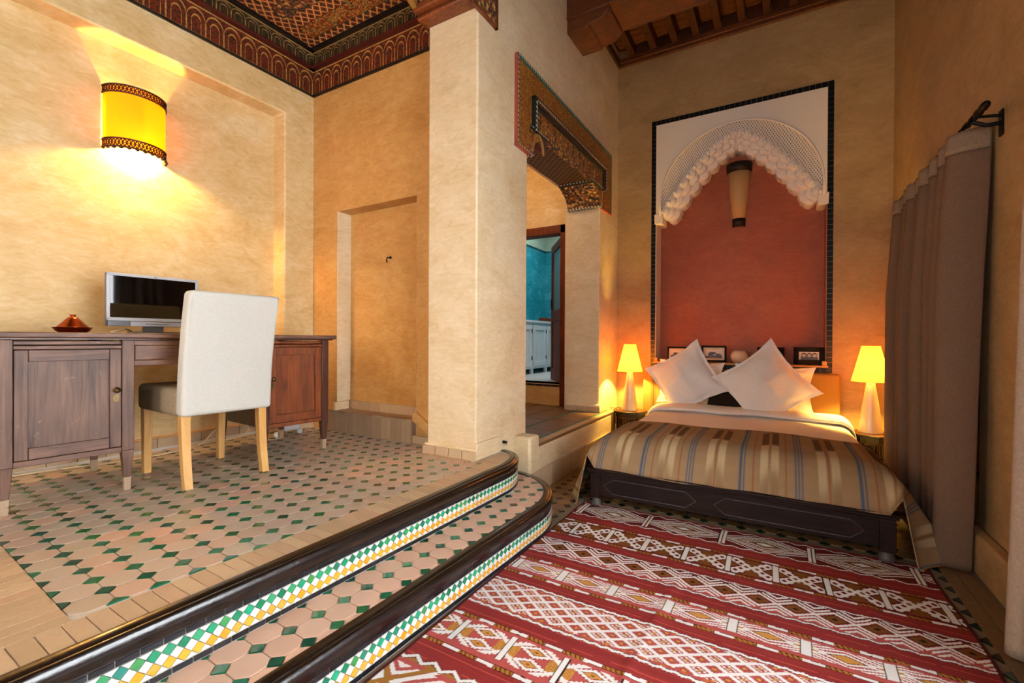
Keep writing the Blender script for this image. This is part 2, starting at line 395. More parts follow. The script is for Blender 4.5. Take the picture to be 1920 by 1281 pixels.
# --- step paths (riser face line): points and outward normals
def path_upper(off=0, y0=YR, n=26):
    pts = []
    for i in range(40):
        y = y0+(2.42-y0)*i/40; x = -1.50+.02*(y-.5); pts.append((x, y))
    for i in range(n+1):
        a = PI/2*i/n; pts.append((-1.705+.243*math.cos(a), 2.42+.38*math.sin(a)))
    return norm(pts)
def path_lower(y0=YR, n=30):
    pts = []
    for i in range(40):
        y = y0+(2.35-y0)*i/40; x = -1.223+.0195*(y-.3); pts.append((x, y))
    for i in range(n+1):
        a = PI/2*i/n; pts.append((-1.705+.522*math.cos(a), 2.35+.58*math.sin(a)))
    return norm(pts)
def norm(pts):
    out = []
    for i, p in enumerate(pts):
        a = pts[max(i-1, 0)]; b = pts[min(i+1, len(pts)-1)]
        t = Vector((b[0]-a[0], b[1]-a[1])).normalized(); out.append((p, (t.y, -t.x)))
    return out
def resample(path, step):
    ps = [Vector(p) for p, _ in path]; L = [0]
    for i in range(1, len(ps)): L.append(L[-1]+(ps[i]-ps[i-1]).length)
    out = []; s = 0; i = 0
    while s <= L[-1]:
        while i < len(L)-2 and L[i+1] < s: i += 1
        f = (s-L[i])/(L[i+1]-L[i]); p = ps[i].lerp(ps[i+1], f); nn = Vector(path[i][1]).lerp(Vector(path[i+1][1]), f).normalized()
        out.append(((p.x, p.y), (nn.x, nn.y))); s += step
    return out
PU, PLW = path_upper(), path_lower()

# --- floors
M['grout_dark'] = plain('brown_grout', hx('7a664c'), .9)
floor = struct(MB().box(-1.9, 1.2, YR-.3, 5.9, -.12, 0).build('floor', M['grout_dark']), 'bedroom floor of brown octagonal clay tiles')
fu = MB().prism([p for p, _ in PU]+[(-1.705, 3.0), (-4, 3.0), (-4, YR-.1), PU[0][0]], 'z', -.1, ZU-.002)
floor_upper = struct(fu.build('floor_upper', M['grout']), 'raised desk floor of pale terracotta octagons with green dots')
fm = MB().prism([p for p, _ in PLW]+[(-1.75, 2.93), (-1.75, YR-.1), PLW[0][0]], 'z', -.1, ZM-.002)
floor_step = struct(fm.build('floor_step', M['grout']), 'middle step tread of terracotta octagons with green dots')

def octa(name, p, cut, mat, t=.006, ch=.0012):
    h = p/2-.0022; c = cut
    def ring(h, c, z): return [(h, -(h-c), z), (h, h-c, z), (h-c, h, z), (-(h-c), h, z), (-h, h-c, z), (-h, -(h-c), z), (-(h-c), -h, z), (h-c, -h, z)]
    b = MB(); b.add(ring(h, c, -.004)+ring(h, c, t-ch-.003)+ring(h-ch, c, t-.003), [tuple(range(16, 24))]+
        [(i, (i+1) % 8, 8+(i+1) % 8, 8+i) for i in range(8)]+[(8+i, 8+(i+1) % 8, 16+(i+1) % 8, 16+i) for i in range(8)])
    return b.mesh(name, mat)
def dotm(name, hd, mat, t=.0065, half=None):
    q = [(hd, 0), (0, hd), (-hd, 0), (0, -hd)]
    if half == 'x': q = [(0, hd), (-hd, 0), (0, -hd)]
    if half == 'y': q = [(hd, 0), (0, hd), (-hd, 0)]
    return MB().prism(q, 'z', -.004, t-.003).mesh(name, mat)
P0 = .1062
oct_u, oct_s, oct_l = octa('terracotta_tile', P0, .0275, M['terra']), octa('step_tile', P0, .0275, M['terra_step']), octa('brown_tile', P0, .0275, M['terra_low'])
dot_u, dot_uh, dot_ui = dotm('green_tile', .0262, M['green']), dotm('green_half', .0262, M['green'], half='x'), dotm('green_half_b', .0262, M['green'], half='y')
dot_l = dotm('dark_tile', .0262, M['green_dark'])
GA = math.radians(-2.4); GO = Vector((-1.708, .473))
def gpt(i, j, origin=GO, ang=GA):
    v = Vector((-i*P0, j*P0)); ca, sa = math.cos(ang), math.sin(ang)
    return (origin.x+v.x*ca-v.y*sa, origin.y+v.x*sa+v.y*ca)
def in_upper(x, y, e=0):
    if x < XP+.03-e or y > YD-.02+e: return False
    if x < XD-.0 and y > 2.34: return False
    if x > -2.13 and y > 2.43+e: return False
    return True
octs, dots = [], []
for i in range(0, 20):
    for j in range(0, 21):
        p = gpt(i+.5, j+.5)
        if in_upper(*p): octs.append(p)
        p = gpt(i, j)
        if in_upper(*p, e=.01) and (i or j): dots.append((p, i, j))
def emit(parent, name, items, place_fn, mesh_for, cap=300):
    items = sorted(items, key=lambda q: (q[0][0]**2+q[0][1]**2) if isinstance(q[0], tuple) else (q[0]**2+q[1]**2))
    for q in items[:cap]: place_fn(q)
    rest = items[cap:]
    if rest:
        b = MB()
        for q in rest:
            me = mesh_for(q); p = q[0] if isinstance(q[0], tuple) else q
            b.add([(v.co.x+p[0], v.co.y+p[1], v.co.z+ZU) for v in me.vertices], [tuple(f.vertices) for f in me.polygons])
        o = b.build(name+'s_far', me.materials[0], parent); o['kind'] = 'stuff'
emit(floor_upper, 'terracotta_tile', octs, lambda q: place('terracotta_tile', oct_u, floor_upper, (q[0], q[1], ZU+random.uniform(-.0008, .0008)), (random.uniform(-.006, .006), random.uniform(-.006, .006), GA)), lambda q: oct_u)
def dm(q): return dot_uh if q[1] == 0 else dot_ui if q[2] == 0 else dot_u
emit(floor_upper, 'green_tile', dots, lambda q: place('green_tile', dm(q), floor_upper, (q[0][0], q[0][1], ZU), (0, 0, GA)), dm)
# border bricks along the nosing and across the near end
def brick(name, l, w, mat, t=.006):
    return MB().frustum(-l/2, l/2, -w/2, w/2, -.004, -l/2+.001, l/2-.001, -w/2+.001, w/2-.001, t-.003).mesh(name, mat)
bk = brick('border_brick', .141, .0495, M['brick'])
for (p, nn) in resample(PU, .0517):
    if .0 < p[1] < 2.40:
        a = math.atan2(nn[1], nn[0])
        place('border_brick', bk, floor_upper, (p[0]-nn[0]*.118, p[1]-nn[1]*.118, ZU+random.uniform(-.001, .001)), (0, 0, a+random.uniform(-.02, .02)))
bk2 = brick('border_brick', .138, .053, M['brick'])
for k in range(0, 36):
    for r_ in range(6):
        p = gpt(.05+k*.522, -.66-r_*1.34); place('border_brick', bk2, floor_upper, (p[0]-.02*r_, p[1], ZU), (0, 0, PI/2+GA))
for k in range(6):                                    # bricks at the rounded corner beside the pillar
    place('border_brick', bk2, floor_upper, (-1.61+.004*k, 2.42+.052*k-.02, ZU), (0, 0, 0))
for k in range(5):
    place('border_brick', brick('border_brick', .4, .05, M['brick']), floor_upper, (-1.92, 2.40-.05*k+.0, ZU+.001), (0, 0, GA)) if k == 0 else None
# tread tiles of the middle step (those meeting the nosing are cut to it)
PLd = resample(PLW, .01)
def clip_place(name, me, parent, p, z=ZM):
    q = min(PLd, key=lambda a: (a[0][0]-p[0])**2+(a[0][1]-p[1])**2); nn = Vector(q[1])
    d0 = (Vector(p)-Vector(q[0])).dot(nn)
    if d0 < -.085: return place(name, me, parent, (p[0], p[1], z), (0, 0, GA))
    bm = bmesh.new(); bm.from_mesh(me); ca, sa = math.cos(-GA), math.sin(-GA); ln = Vector((nn.x*ca-nn.y*sa, nn.x*sa+nn.y*ca, 0))
    lim = -.022-d0
    bmesh.ops.bisect_plane(bm, geom=bm.verts[:]+bm.edges[:]+bm.faces[:], plane_co=ln*lim, plane_no=ln, clear_outer=True)
    if len(bm.faces) < 3: bm.free(); return
    m2 = bpy.data.meshes.new(name); bm.to_mesh(m2); bm.free(); m2.materials.append(me.materials[0]) if not m2.materials else None
    return place(name, m2, parent, (p[0], p[1], z), (0, 0, GA))
SO = Vector((-1.386, 1.141))
for i in range(-3, 5):
    for j in range(-12, 18):
        p = gpt(i+.5, j+.5, SO)
        def ins(p, e):
            if p[1] < 2.35: lo, hi = -1.50+.02*(p[1]-.5), -1.223+.0195*(p[1]-.3)
            else:
                d = (p[0]+1.705)/.522; h = (p[1]-2.35)/.58
                if d*d+h*h > (1-.13+e)**2: return False
                lo, hi = (-1.60 if p[1] > 2.62 else -1.5), 9
                if ((p[0]+1.705)/.243)**2+((max(p[1], 2.42)-2.42)/.38)**2 < .95: return False
                if p[0] < -1.69: return False
            return lo-.05-e < p[0] < hi-.055+e and p[1] > -.1
        if ins(p, .08): clip_place('terracotta_tile', oct_s, floor_step, p)
        p = gpt(i, j, SO)
        if ins(p, .06): clip_place('green_tile', dot_u, floor_step, p)
# bedroom floor tiles that show
LO = Vector((-1.15, 2.70))
for i in range(-18, 6):
    for j in range(-2, 26):
        def vis(p):
            if p[1] > 5.38 or p[0] < -1.53 or p[0] > .64: return False
            if p[1] < 3.10 and (p[0] > -1.24 or p[1] < 2.6): return False
            if p[1] > 3.5 and -1.0 < p[0] < .6: return False
            if ((p[0]+1.705)/.53)**2+((p[1]-2.35)/.60)**2 < 1 or (p[1] < 2.6 and p[0] < -1.18): return False
            return True
        p = gpt(i+.5, j+.5, LO, 0)
        if vis(p): place('brown_tile', oct_l, floor, (p[0], p[1], .002), (0, 0, 0))
        p = gpt(i, j, LO, 0)
        if vis(p): place('dark_tile', dot_l, floor, (p[0], p[1], .002), (0, 0, 0))
bkl = brick('border_brick', .21, .06, M['terra_low'])
for k in range(26):
    y = .55+.213*k*.5 if False else .5+.2135*k
    if y > 5.2: break
    for q in range(2): place('border_brick', bkl, floor, (.735+.062*q, y+.1*q, .002), (0, 0, PI/2))
tri = MB().prism([(0, .03), (-.028, 0), (0, -.03)], 'z', -.004, .004).mesh('green_tile', M['green_dark'])
for k in range(24): place('green_tile', tri, floor, (.702, .62+P0*k*1.0, .002))
for k in range(10):
    place('border_brick', brick('border_brick', .13, .05, M['brick']) if k == 0 else bk, floor, (-1.10+.0*k, 2.60+.0515*k*.8, .001), (0, 0, .1))

# --- risers with zellige, nosings
PT = .0373
g_dia = lambda nm, mat: MB().add([(-PT*.46, 0, 0), (0, 0, -PT*.46), (PT*.46, 0, 0), (0, 0, PT*.46), (-PT*.46, -.004, 0), (0, -.004, -PT*.46), (PT*.46, -.004, 0), (0, -.004, PT*.46)],
    [(0, 1, 2, 3), (4, 7, 6, 5), (0, 4, 5, 1), (1, 5, 6, 2), (2, 6, 7, 3), (3, 7, 4, 0)]).mesh(nm, mat)
def g_tri(nm, mat, s):
    v = [(-PT*.43, 0, s*PT*.46), (PT*.43, 0, s*PT*.46), (0, 0, s*PT*.05)]
    return MB().add(v+[(a, -.004, c) for a, b, c in v], [(0, 1, 2), (3, 5, 4), (0, 3, 4, 1), (1, 4, 5, 2), (2, 5, 3, 0)]).mesh(nm, mat)
me_g, me_o, me_w = g_dia('green_tile', M['green']), g_dia('orange_tile', M['orange']), g_dia('white_tile', M['white_tile'])
M['green_riser'] = glaze('green_riser_glaze', [(0, hx('0c6a48')), (.3, hx('138a60')), (.6, hx('1f9a70')), (.8, hx('3c8a44')), (1, hx('137a70'))])
me_g.materials[0] = M['green_riser']
me_wt, me_wb = g_tri('white_tile', M['white_tile'], 1), g_tri('white_tile', M['white_tile'], -1)
me_b = MB().box(-.0255, .0255, -.004, .001, -.0072, .0072).mesh('black_tile', M['black_tile'])
NP = [(-.05, .003), (-.049, .0055), (-.012, .0055), (-.009, .002), (-.006, .0035), (.003, 0), (.0095, -.011), (.0115, -.026), (.0085, -.042), (.004, -.048), (.005, -.058), (-.02, -.058), (-.05, -.05)]
def step_riser(path, ztop, name, label, y0, joints):
    base = struct(MB().sweep(path, [(-.03, ztop-.19), (0, ztop-.19), (0, ztop-.01), (-.03, ztop-.01)]).build(name, M['grout_white']), label)
    st = resample(path, PT)
    for k, (p, nn) in enumerate(st):
        if p[1] < y0 or p[0] < -1.685: continue
        a = math.atan2(nn[1], nn[0])+PI/2
        def at(z, off=0.0, tang=0): 
            return (p[0]+nn[0]*.001-nn[1]*tang, p[1]+nn[1]*.001+nn[0]*tang, z)
        place('green_tile', me_g, base, at(ztop-.0960), (0, random.uniform(-.04, .04), a))
        place('orange_tile', me_o, base, at(ztop-.1335), (0, random.uniform(-.04, .04), a))
        place('white_tile', me_w, base, at(ztop-.1148, tang=PT/2), (0, 0, a))
        place('white_tile', me_wt, base, at(ztop-.0960, tang=PT/2), (0, 0, a))
        place('white_tile', me_wb, base, at(ztop-.1335, tang=PT/2), (0, 0, a))
    for k, (p, nn) in enumerate(resample(path, .0545)):
        if p[1] < y0 or p[0] < -1.685: continue
        a = math.atan2(nn[1], nn[0])+PI/2
        place('black_tile', me_b, base, (p[0]+nn[0]*.001, p[1]+nn[1]*.001, ztop-.068), (0, random.uniform(-.015, .015), a))
        q = resample(path, .0545)[k] if False else (p, nn)
        place('black_tile', me_b, base, (p[0]+nn[0]*.001-nn[1]*.02, p[1]+nn[1]*.001+nn[0]*.02, ztop-.1640), (0, random.uniform(-.015, .015), a))
    prof = [(o, ztop+z) for o, z in NP]
    for a, b in zip(joints[:-1], joints[1:]):
        seg = [q for q in path_dense(path) if a <= arc(q) <= b]
        MB().sweep([(q[0], q[1]) for q in seg], prof).build('nosing', M['nosing'], base, smooth=True, angle=50)
    return base
def path_dense(path):
    out = []; s = 0; r_ = resample(path, .02)
    for k, q in enumerate(r_): out.append((q[0], q[1], k*.02))
    # finish exactly at the wall
    out.append((path[-1][0], path[-1][1], len(r_)*.02)); return out
arc = lambda q: q[2]
def s_at(path, y): return min(path_dense(path), key=lambda q: abs(q[0][1]-y) + (1 if q[0][0] < -1.6 else 0))[2]
step_riser(PU, ZU, 'trim_1', 'upper step riser of green, white and ochre zellige under a dark wooden nosing', .1,
           [0, s_at(PU, .362), s_at(PU, .372) if False else s_at(PU, .362)+.024, s_at(PU, 2.42), 99] if False else [0, s_at(PU, .36), s_at(PU, 2.42), 99])
step_riser(PLW, ZM, 'trim_2', 'lower step riser of green, white and ochre zellige beside the red rug', .1, [0, s_at(PLW, .9), s_at(PLW, 2.45), 99])

# --- walls
wd = MB().prism([(2.346, -.1), (YD+.3, -.1), (YD+.3, CD+.4), (YR-.3, CD+.4), (YR-.3, 3.06), (2.346, 3.06)], 'x', -4.0, XD)
wall_left = struct(wd.build('wall_left', M['plaster_desk'], bev=.012), 'honey plaster desk wall with a shallow sunk panel')
MB().box(-4.0, XP, YR-.3, 2.40, -.1, 3.1).build('sunk_panel', M['plaster_desk'], wall_left)
we = MB().prism([(XD-.05, -.1), (-3.285, -.1), (-3.285, 2.25), (-2.39, 2.25), (-2.39, -.1), (-2.09, -.1), (-2.09, 3.9), (XD-.05, 3.9)], 'y', YD, YD+.33)
wall_end = struct(we.build('wall_end', M['plaster_ochre'], bev=.012), 'ochre plaster end wall with a shallow blind niche')
MB().box(-3.286, -3.281, YD-.001, YD+.14, .53, 2.249).build('blind_niche_lit_jamb', M['plaster'], wall_end)  # paler plaster strip: daylight on the jamb is put into its colour
MB().box(-3.3, -2.38, YD+.14, YD+.32, -.1, 2.28).build('blind_niche_back', M['plaster_ochre'], wall_end)
# pillar and lintel wall (one plastered wall with a doorway)
wl = MB().prism([(2.44, -.1), (3.12, -.1), (3.12, 2.83), (4.78, 2.83), (4.78, -.1), (YB+.3, -.1), (YB+.3, CB+.1), (YR-.3, CB+.1), (YR-.3, 3.95), (2.44, 3.95)], 'x', -2.115, XL)
wall_lintel = struct(wl.build('wall_lintel', M['plaster'], bev=.012), 'beige plaster pillar and wall with a painted wooden lintel opening')
# bed wall with arched niche
NX0, NX1, NZ0, NZ1, ND = -1.245, .398, .905, 3.65, .25
wb = MB().prism([(-2.1, -.1), (NX0, -.1), (NX0, NZ1), (NX1, NZ1), (NX1, -.1), (XR+.4, -.1), (XR+.4, CB+.1), (-2.1, CB+.1)], 'y', YB, YB+.5).box(NX0, NX1, YB, YB+.5, -.1, NZ0)
wall_back = struct(wb.build('wall_back', M['plaster_bed']), 'plaster wall, darkened for dim light, behind the bed with a tiled arched niche')
MB().box(NX0-.005, NX1+.005, YB+ND, YB+ND+.02, NZ0-.01, NZ1).build('niche_back', M['terracotta_wall'], wall_back)
MB().box(NX1-.004, NX1+.001, YB+.02, YB+ND, NZ0, 2.75).build('niche_jamb', M['terracotta_wall'], wall_back)
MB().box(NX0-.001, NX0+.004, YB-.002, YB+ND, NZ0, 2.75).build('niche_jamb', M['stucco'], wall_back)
# stucco arch panel
CX, CZ, CR = -.412, 2.72, .787
def arch_pt(u):                          # outer line of the stalactite edge, u 0..1 from left spring to right spring
    a = abs(u-.5)*2
    x = .79*(1-(1-a))
    t = a
    z = 3.40-(.80)*(t**1.55)
    return (CX+(1 if u > .5 else -1)*.79*t, z)
pan = MB(); N_ = 96
outer = []
for i in range(N_+1):
    a = PI-PI*i/N_; outer.append((CX+CR*math.cos(a), CZ+CR*math.sin(a)))
# spandrel surface (flat panel with semicircular hole)
vs = []; fs = []
L_ = [(NX0, 2.60)]; 
strip_in = [(CX-CR, 2.60)]+outer+[(CX+CR, 2.60)]
def proj(p):
    x, z = p; d = (x-CX, z-CZ)
    if z <= CZ: return (NX0 if x < CX else NX1, z)
    k = 9e9
    if d[0] < 0: k = min(k, (NX0-CX)/d[0])
    if d[0] > 0: k = min(k, (NX1-CX)/d[0])
    if d[1] > 0: k = min(k, (NZ1-CZ)/d[1])
    return (CX+d[0]*k, CZ+d[1]*k)
strip_out = [proj(p) for p in strip_in]
# make sure the two top corners are included
for c_ in ((NX0, NZ1), (NX1, NZ1)):
    k = min(range(len(strip_out)), key=lambda i: (strip_out[i][0]-c_[0])**2+(strip_out[i][1]-c_[1])**2); strip_out[k] = c_
nn_ = len(strip_in)
for y in (YB-.004, YB+.10):
    vs += [(p[0], y, p[1]) for p in strip_in]+[(p[0], y, p[1]) for p in strip_out]
for i in range(nn_-1):
    fs.append((i, i+1, nn_+i+1, nn_+i)); o2 = 2*nn_
    fs.append((i, o2+i, o2+i+1, i+1)); fs.append((o2+i, o2+nn_+i, o2+nn_+i+1, o2+i+1))
fs.append((0, nn_, 2*nn_+nn_, 2*nn_))
fs.append((nn_-1, 2*nn_+nn_-1, 3*nn_+nn_-1, nn_+nn_-1))
MB().add(vs, fs).build('stucco_spandrel', M['stucco'], wall_back)
MB().tube([(CX-CR+.002, YB-.004, 2.6)]+[(p[0]*.998+CX*.002, YB-.004, p[1]) for p in outer]+[(CX+CR-.002, YB-.004, 2.6)], .012, 8).build('arch_molding', M['stucco'], wall_back, smooth=True)
# carved lace band between the molding and the stalactite edge
def stalactite(u):
    """outer edge of the muqarnas, as polar angle about the arch centre"""
    return arch_pt(u)
n = NT('carved_lace_stucco'); x, y, z = n.xyz(n.pos()); a_ = ((x*.866+z*.5)/.022).fr()-.5; b_ = ((x*.866-z*.5)/.022).fr()-.5
hole = (a_.abs() < .24)*(b_.abs() < .24); q = n.noise(n.pos(), 90, 3)
n.col(n.mix(hole, hx('ecdccb'), hx('8f7b66'))).set(.8).bump(hole*-1+1, .9, .012); M['lace'] = n.m
b = MB(); NB = 120; rows = []
inn = [arch_pt(i/NB) for i in range(NB+1)]
for i in range(NB+1):
    p = inn[i]; ang = math.atan2(max(p[1]-CZ, -.02), p[0]-CX)
    o_ = (CX+CR*math.cos(ang), CZ+CR*math.sin(ang)) if p[1] > CZ else ((CX-CR) if p[0] < CX else (CX+CR), p[1])
    rows.append((p, o_))
vs = []
for p, o_ in rows: vs += [(p[0], YB+.022, p[1]), (o_[0], YB+.022, o_[1])]
b.add(vs, [(2*i, 2*i+1, 2*i+3, 2*i+2) for i in range(NB)]).build('lace_band', M['lace'], wall_back)
# stalactite (muqarnas) edge: three receding tiers of scalloped lobes
def tier(k, n_, y0, y1, drop0, drop1, lob):
    """scalloped solid hugging the arch, from drop0 (outer) to drop1 (inner) toward the arch centre"""
    pts = []; S = n_*10
    b = MB(); vs = []; fs = []
    for i in range(S+1):
        u = i/S; p = Vector(arch_pt(u)); q1 = Vector(arch_pt(min(u+.004, 1))); q0 = Vector(arch_pt(max(u-.004, 0)))
        t = (q1-q0).normalized(); nrm = Vector((t.y, -t.x))          # points inward/down
        if abs(u-.5) < .02: nrm = (nrm*abs(u-.5)/.02+Vector((0, -1))*(1-abs(u-.5)/.02)).normalized()
        ph = (u*n_) % 1; sc_ = abs(math.sin(ph*PI)); sc2 = abs(math.sin(ph*3*PI))
        d1 = drop1-lob*(1-sc_)-.008*(1-sc2)
        y_ = y0+.014*(1-sc_)+.006*sc2
        a_ = p+nrm*drop0; m_ = p+nrm*(drop0*.5+d1*.5); c_ = p+nrm*d1
        vs += [(a_.x, y0+.012, a_.y), (m_.x, y_-.008, m_.y), (c_.x, y_+.012, c_.y), (c_.x, y1, c_.y), (a_.x, y1, a_.y)]
    for i in range(S):
        for k2 in range(5):
            fs.append((i*5+k2, i*5+(k2+1) % 5, (i+1)*5+(k2+1) % 5, (i+1)*5+k2))
    fs += [(0, 1, 2, 3, 4), tuple(S*5+k2 for k2 in range(5))]
    return b.add(vs, fs)
tier(0, 22, YB-.004, YB+.10, -.022, .07, .022).build('stalactite_tier', M['stucco'], wall_back, smooth=True, angle=60)
tier(1, 18, YB+.035, YB+.17, .03, .12, .026).build('stalactite_tier', M['stucco'], wall_back, smooth=True, angle=60)
tier(2, 15, YB+.075, YB+ND, .08, .175, .03).build('stalactite_tier', M['stucco'], wall_back, smooth=True, angle=60)
for i in range(23):                                    # little bosses along the upper edge
    p = arch_pt((i+.5)/23)
    MB().lathe([(0.0, -.03), (.015, -.022), (.021, 0), (.014, .02), (0, .028)], 10, cap=False).build('stalactite_boss', M['stucco'], wall_back, smooth=True).location = (p[0], YB-.002, p[1]-.015)
for sx in (NX0+.03, NX1-.03):
    MB().frustum(sx-.045, sx+.045, YB-.01, YB+ND, 2.50, sx-.05, sx+.05, YB-.012, YB+ND, 2.62).build('arch_spring_block', M['stucco'], wall_back, bev=.01)
# black tile border of the niche
M['black_wall'] = glaze('black_wall_glaze', [(0, hx('0b0b0e')), (1, hx('15151a'))], .4, 0, spot=.02); M['black_wall'].node_tree.nodes['Principled BSDF'].inputs['Specular IOR Level'].default_value = .2
tb = MB().frustum(-.0245, .0245, -.006, .004, -.0245, -.0245, .0245, -.006, .004, .0245).mesh('black_tile', M['black_wall'])
FX0, FX1, FZ0, FZ1 = -1.272, .425, .865, 3.677
nz = 54
for k in range(nz+1):
    z = FZ0+(FZ1-FZ0)*k/nz
    for x in (FX0, FX1): place('black_tile', tb, wall_back, (x, YB+.001, z))
nx = 33
for k in range(1, nx):
    x = FX0+(FX1-FX0)*k/nx
    place('black_tile', tb, wall_back, (x, YB+.001, FZ1)); place('black_tile', tb, wall_back, (x, YB+.001, FZ0))
MB().box(NX0-.02, NX1+.02, YB-.02, YB+ND, .892, .912).build('niche_ledge', M['plaster_ochre'], wall_back, bev=.004)
for x in (NX0+.012, NX1-.012): MB().box(x-.02, x+.02, YB-.022, YB+.03, .912, .955).build('ledge_end_block', M['plaster_ochre'], wall_back, bev=.005)
# window wall
WY0, WY1, WZ0, WZ1 = -.05, 2.05, .3, 2.45            # near window
DY0, DY1, DZ0, DZ1 = 3.28, 4.42, .22, 2.10           # curtained recess
wr = MB()
for y0, y1, z0, z1 in ((YR-.3, WY0, -.1, CB+.1), (WY0, WY1, -.1, WZ0), (WY0, WY1, WZ1, CB+.1), (WY1, DY0, -.1, CB+.1), (DY0, DY1, -.1, DZ0), (DY0, DY1, DZ1, CB+.1), (DY1, YB+.3, -.1, CB+.1)):
    wr.box(XR, XR+.32, y0, y1, z0, z1)
wall_right = struct(wr.build('wall_right', M['plaster_bed']), 'plaster wall, darkened for dim light, with curtained windows')
MB().box(XR+.30, XR+.34, DY0-.05, DY1+.05, DZ0-.1, DZ1+.1).build('shutter_back', M['darkroom'], wall_right)
for k in range(4): MB().box(XR+.26, XR+.30, DY0+.02+.28*k, DY0+.27+.28*k, DZ0+.05, DZ1-.05).build('shutter_panel', M['doorwood'], wall_right, bev=.006)
# near window: lattice casement
window_1 = struct(MB().box(XR+.16, XR+.21, WY0, WY0+.06, WZ0, WZ1).box(XR+.16, XR+.21, WY1-.06, WY1, WZ0, WZ1).box(XR+.16, XR+.21, WY0, WY1, WZ0, WZ0+.06).box(XR+.16, XR+.21, WY0, WY1, WZ1-.06, WZ1).build('window_1', M['iron']), 'tall window with a diagonal iron lattice beside the near curtain')
for k in range(-4, 6):
    y = WY0+.42*k
    for sg in (1, -1):
        a = Vector((XR+.185, y, WZ0)); e_ = Vector((XR+.185, y+sg*1.1, WZ1)) if sg > 0 else Vector((XR+.185, y-1.1, WZ1))
        lo, hi = 0, 1
        d = e_-a; t0, t1 = 0, 1
        for lim, sgn in ((WY0, 1), (WY1, -1)):
            den = d.y
            t = (lim-a.y)/den
            if (sgn > 0) == (den > 0): t0 = max(t0, t)
            else: t1 = min(t1, t)
        if t1-t0 > .05: MB().tube([a+d*t0, a+d*t1], .012, 6).build('lattice_bar', M['iron'], window_1)
MB().box(XR+.183, XR+.187, WY0+.05, WY1-.05, WZ0+.05, WZ1-.05).build('window_pane', M['glass'], window_1)
# rear wall with two windows behind the camera
wq = MB()
RW = [(-.95, .55, .4, 2.6), (-3.4, -2.1, .8, 2.7)]
xs = [-4.0, -3.4, -2.1, -.95, .55, XR+.3]
for x0, x1 in zip(xs[:-1], xs[1:]):
    w_ = [w for w in RW if abs(w[0]-x0) < 1e-6]
    if w_: w_ = w_[0]; wq.box(x0, x1, YR-.3, YR, -.1, w_[2]).box(x0, x1, YR-.3, YR, w_[3], CB+.1)
    else: wq.box(x0, x1, YR-.3, YR, -.1, CB+.1)
wall_rear = struct(wq.build('wall_rear', M['plaster']), 'plain beige plaster wall opposite the bed')
# plinth along the window wall
struct(MB().box(.845, XR, WY1+.2, DY0, 0, .20).box(.845, XR, DY1, YB, 0, .2).box(.86, XR, DY0, DY1, 0, .18).build('baseboard_right', M['plaster_bed'], bev=.012), 'plastered plinth along the window wall')

# --- threshold bench under the blind niche
bench = struct(MB().box(-3.42, -2.40, YD-.028, YD+.14, ZU, .528).build('trim_3', M['grout']), 'brick threshold under the blind niche')
vb = MB().frustum(-.026, .026, -.012, .02, 0, -.026, .026, -.010, .02, .166)
M['brick_old'] = M['brick'].copy(); M['brick_old'].name = 'worn_grey_brick'
for nd in M['brick_old'].node_tree.nodes:
    if nd.type == 'VALTORGB':
        for e_, c_ in zip(nd.color_ramp.elements, ('a58668', 'b09270', '987a5c', 'a88666')): e_.color = hx(c_)
    if nd.type == 'MIX': nd.inputs[7].default_value = hx('7c6247')
vbm = vb.mesh('brick', M['brick_old'])
for k in range(19): place('brick', vbm, bench, (-3.395+.0540*k, YD-.022, ZU+.002), (0, 0, random.uniform(-.02, .02)))
tbm = brick('top_brick', .17, .0525, M['brick_old'], .012)
for k in range(19): place('top_brick', tbm, bench, (-3.395+.0540*k, YD+.052, .53), (0, 0, PI/2))
for k in range(7): place('skirting_brick', MB().box(-.062, .062, 0, .02, 0, .075).mesh('skirting_brick', M['brick']) if k == 0 else bpy.data.meshes['skirting_brick'], bench, (-3.215+.127*k, YD+.118, .536))
MB().box(-3.295, -3.27, YD-.03, YD+.14, .53, .61).build('jamb_skirting', M['plaster'], bench, bev=.006)
MB().prism([(-2.40, .585), (-2.36, .60), (-2.10, .42), (-2.10, .36), (-2.40, .53)], 'y', YD-.028, YD+.002).build('sloping_skirting', M['plaster_ochre'], bench, bev=.006)
MB().box(-2.40, -2.10, YD-.022, YD+.002, ZU, .42).build('skirting_field', M['brick'], bench)
# pillar skirting bricks
sk = struct(MB().box(-2.128, XL+.006, 2.428, 2.44, ZU, ZU+.075).box(XL, XL+.014, 2.43, 2.70, ZU, ZU+.115).build('baseboard_pillar', M['plaster'], bev=.005), 'low skirting round the foot of the plaster pillar')
for k in range(4):
    MB().frustum(-2.135+.113*k, -2.027+.113*k, 2.413, 2.43, ZU, -2.134+.113*k, -2.028+.113*k, 2.418, 2.43, ZU+.06).build('skirting_brick', M['brick'], sk, bev=.003)
MB().tube([(XL+.0, 2.78, .42), (XL+.03, 2.78, .42)], .010, 10).build('pipe_stub', M['iron'], sk, smooth=True)
# desk wall skirting
db = struct(MB().box(XP, XP+.02, YR, 2.34, ZU, ZU+.02).build('baseboard_left', M['grout']), 'brick skirting along the desk wall')
sb = MB().box(0, .018, -.068, .068, 0, .085).mesh('skirting_brick', M['brick'])
for k in range(18): place('skirting_brick', sb, db, (XP, 2.26-.14*k, ZU))
MB().box(XP, XP+.022, YR, 2.34, ZU+.085, ZU+.10).build('skirting_cap', M['plaster_ochre'], db, bev=.004)
for k in range(2): place('skirting_brick', sb, db, (XD, 2.41+.14*k, ZU))

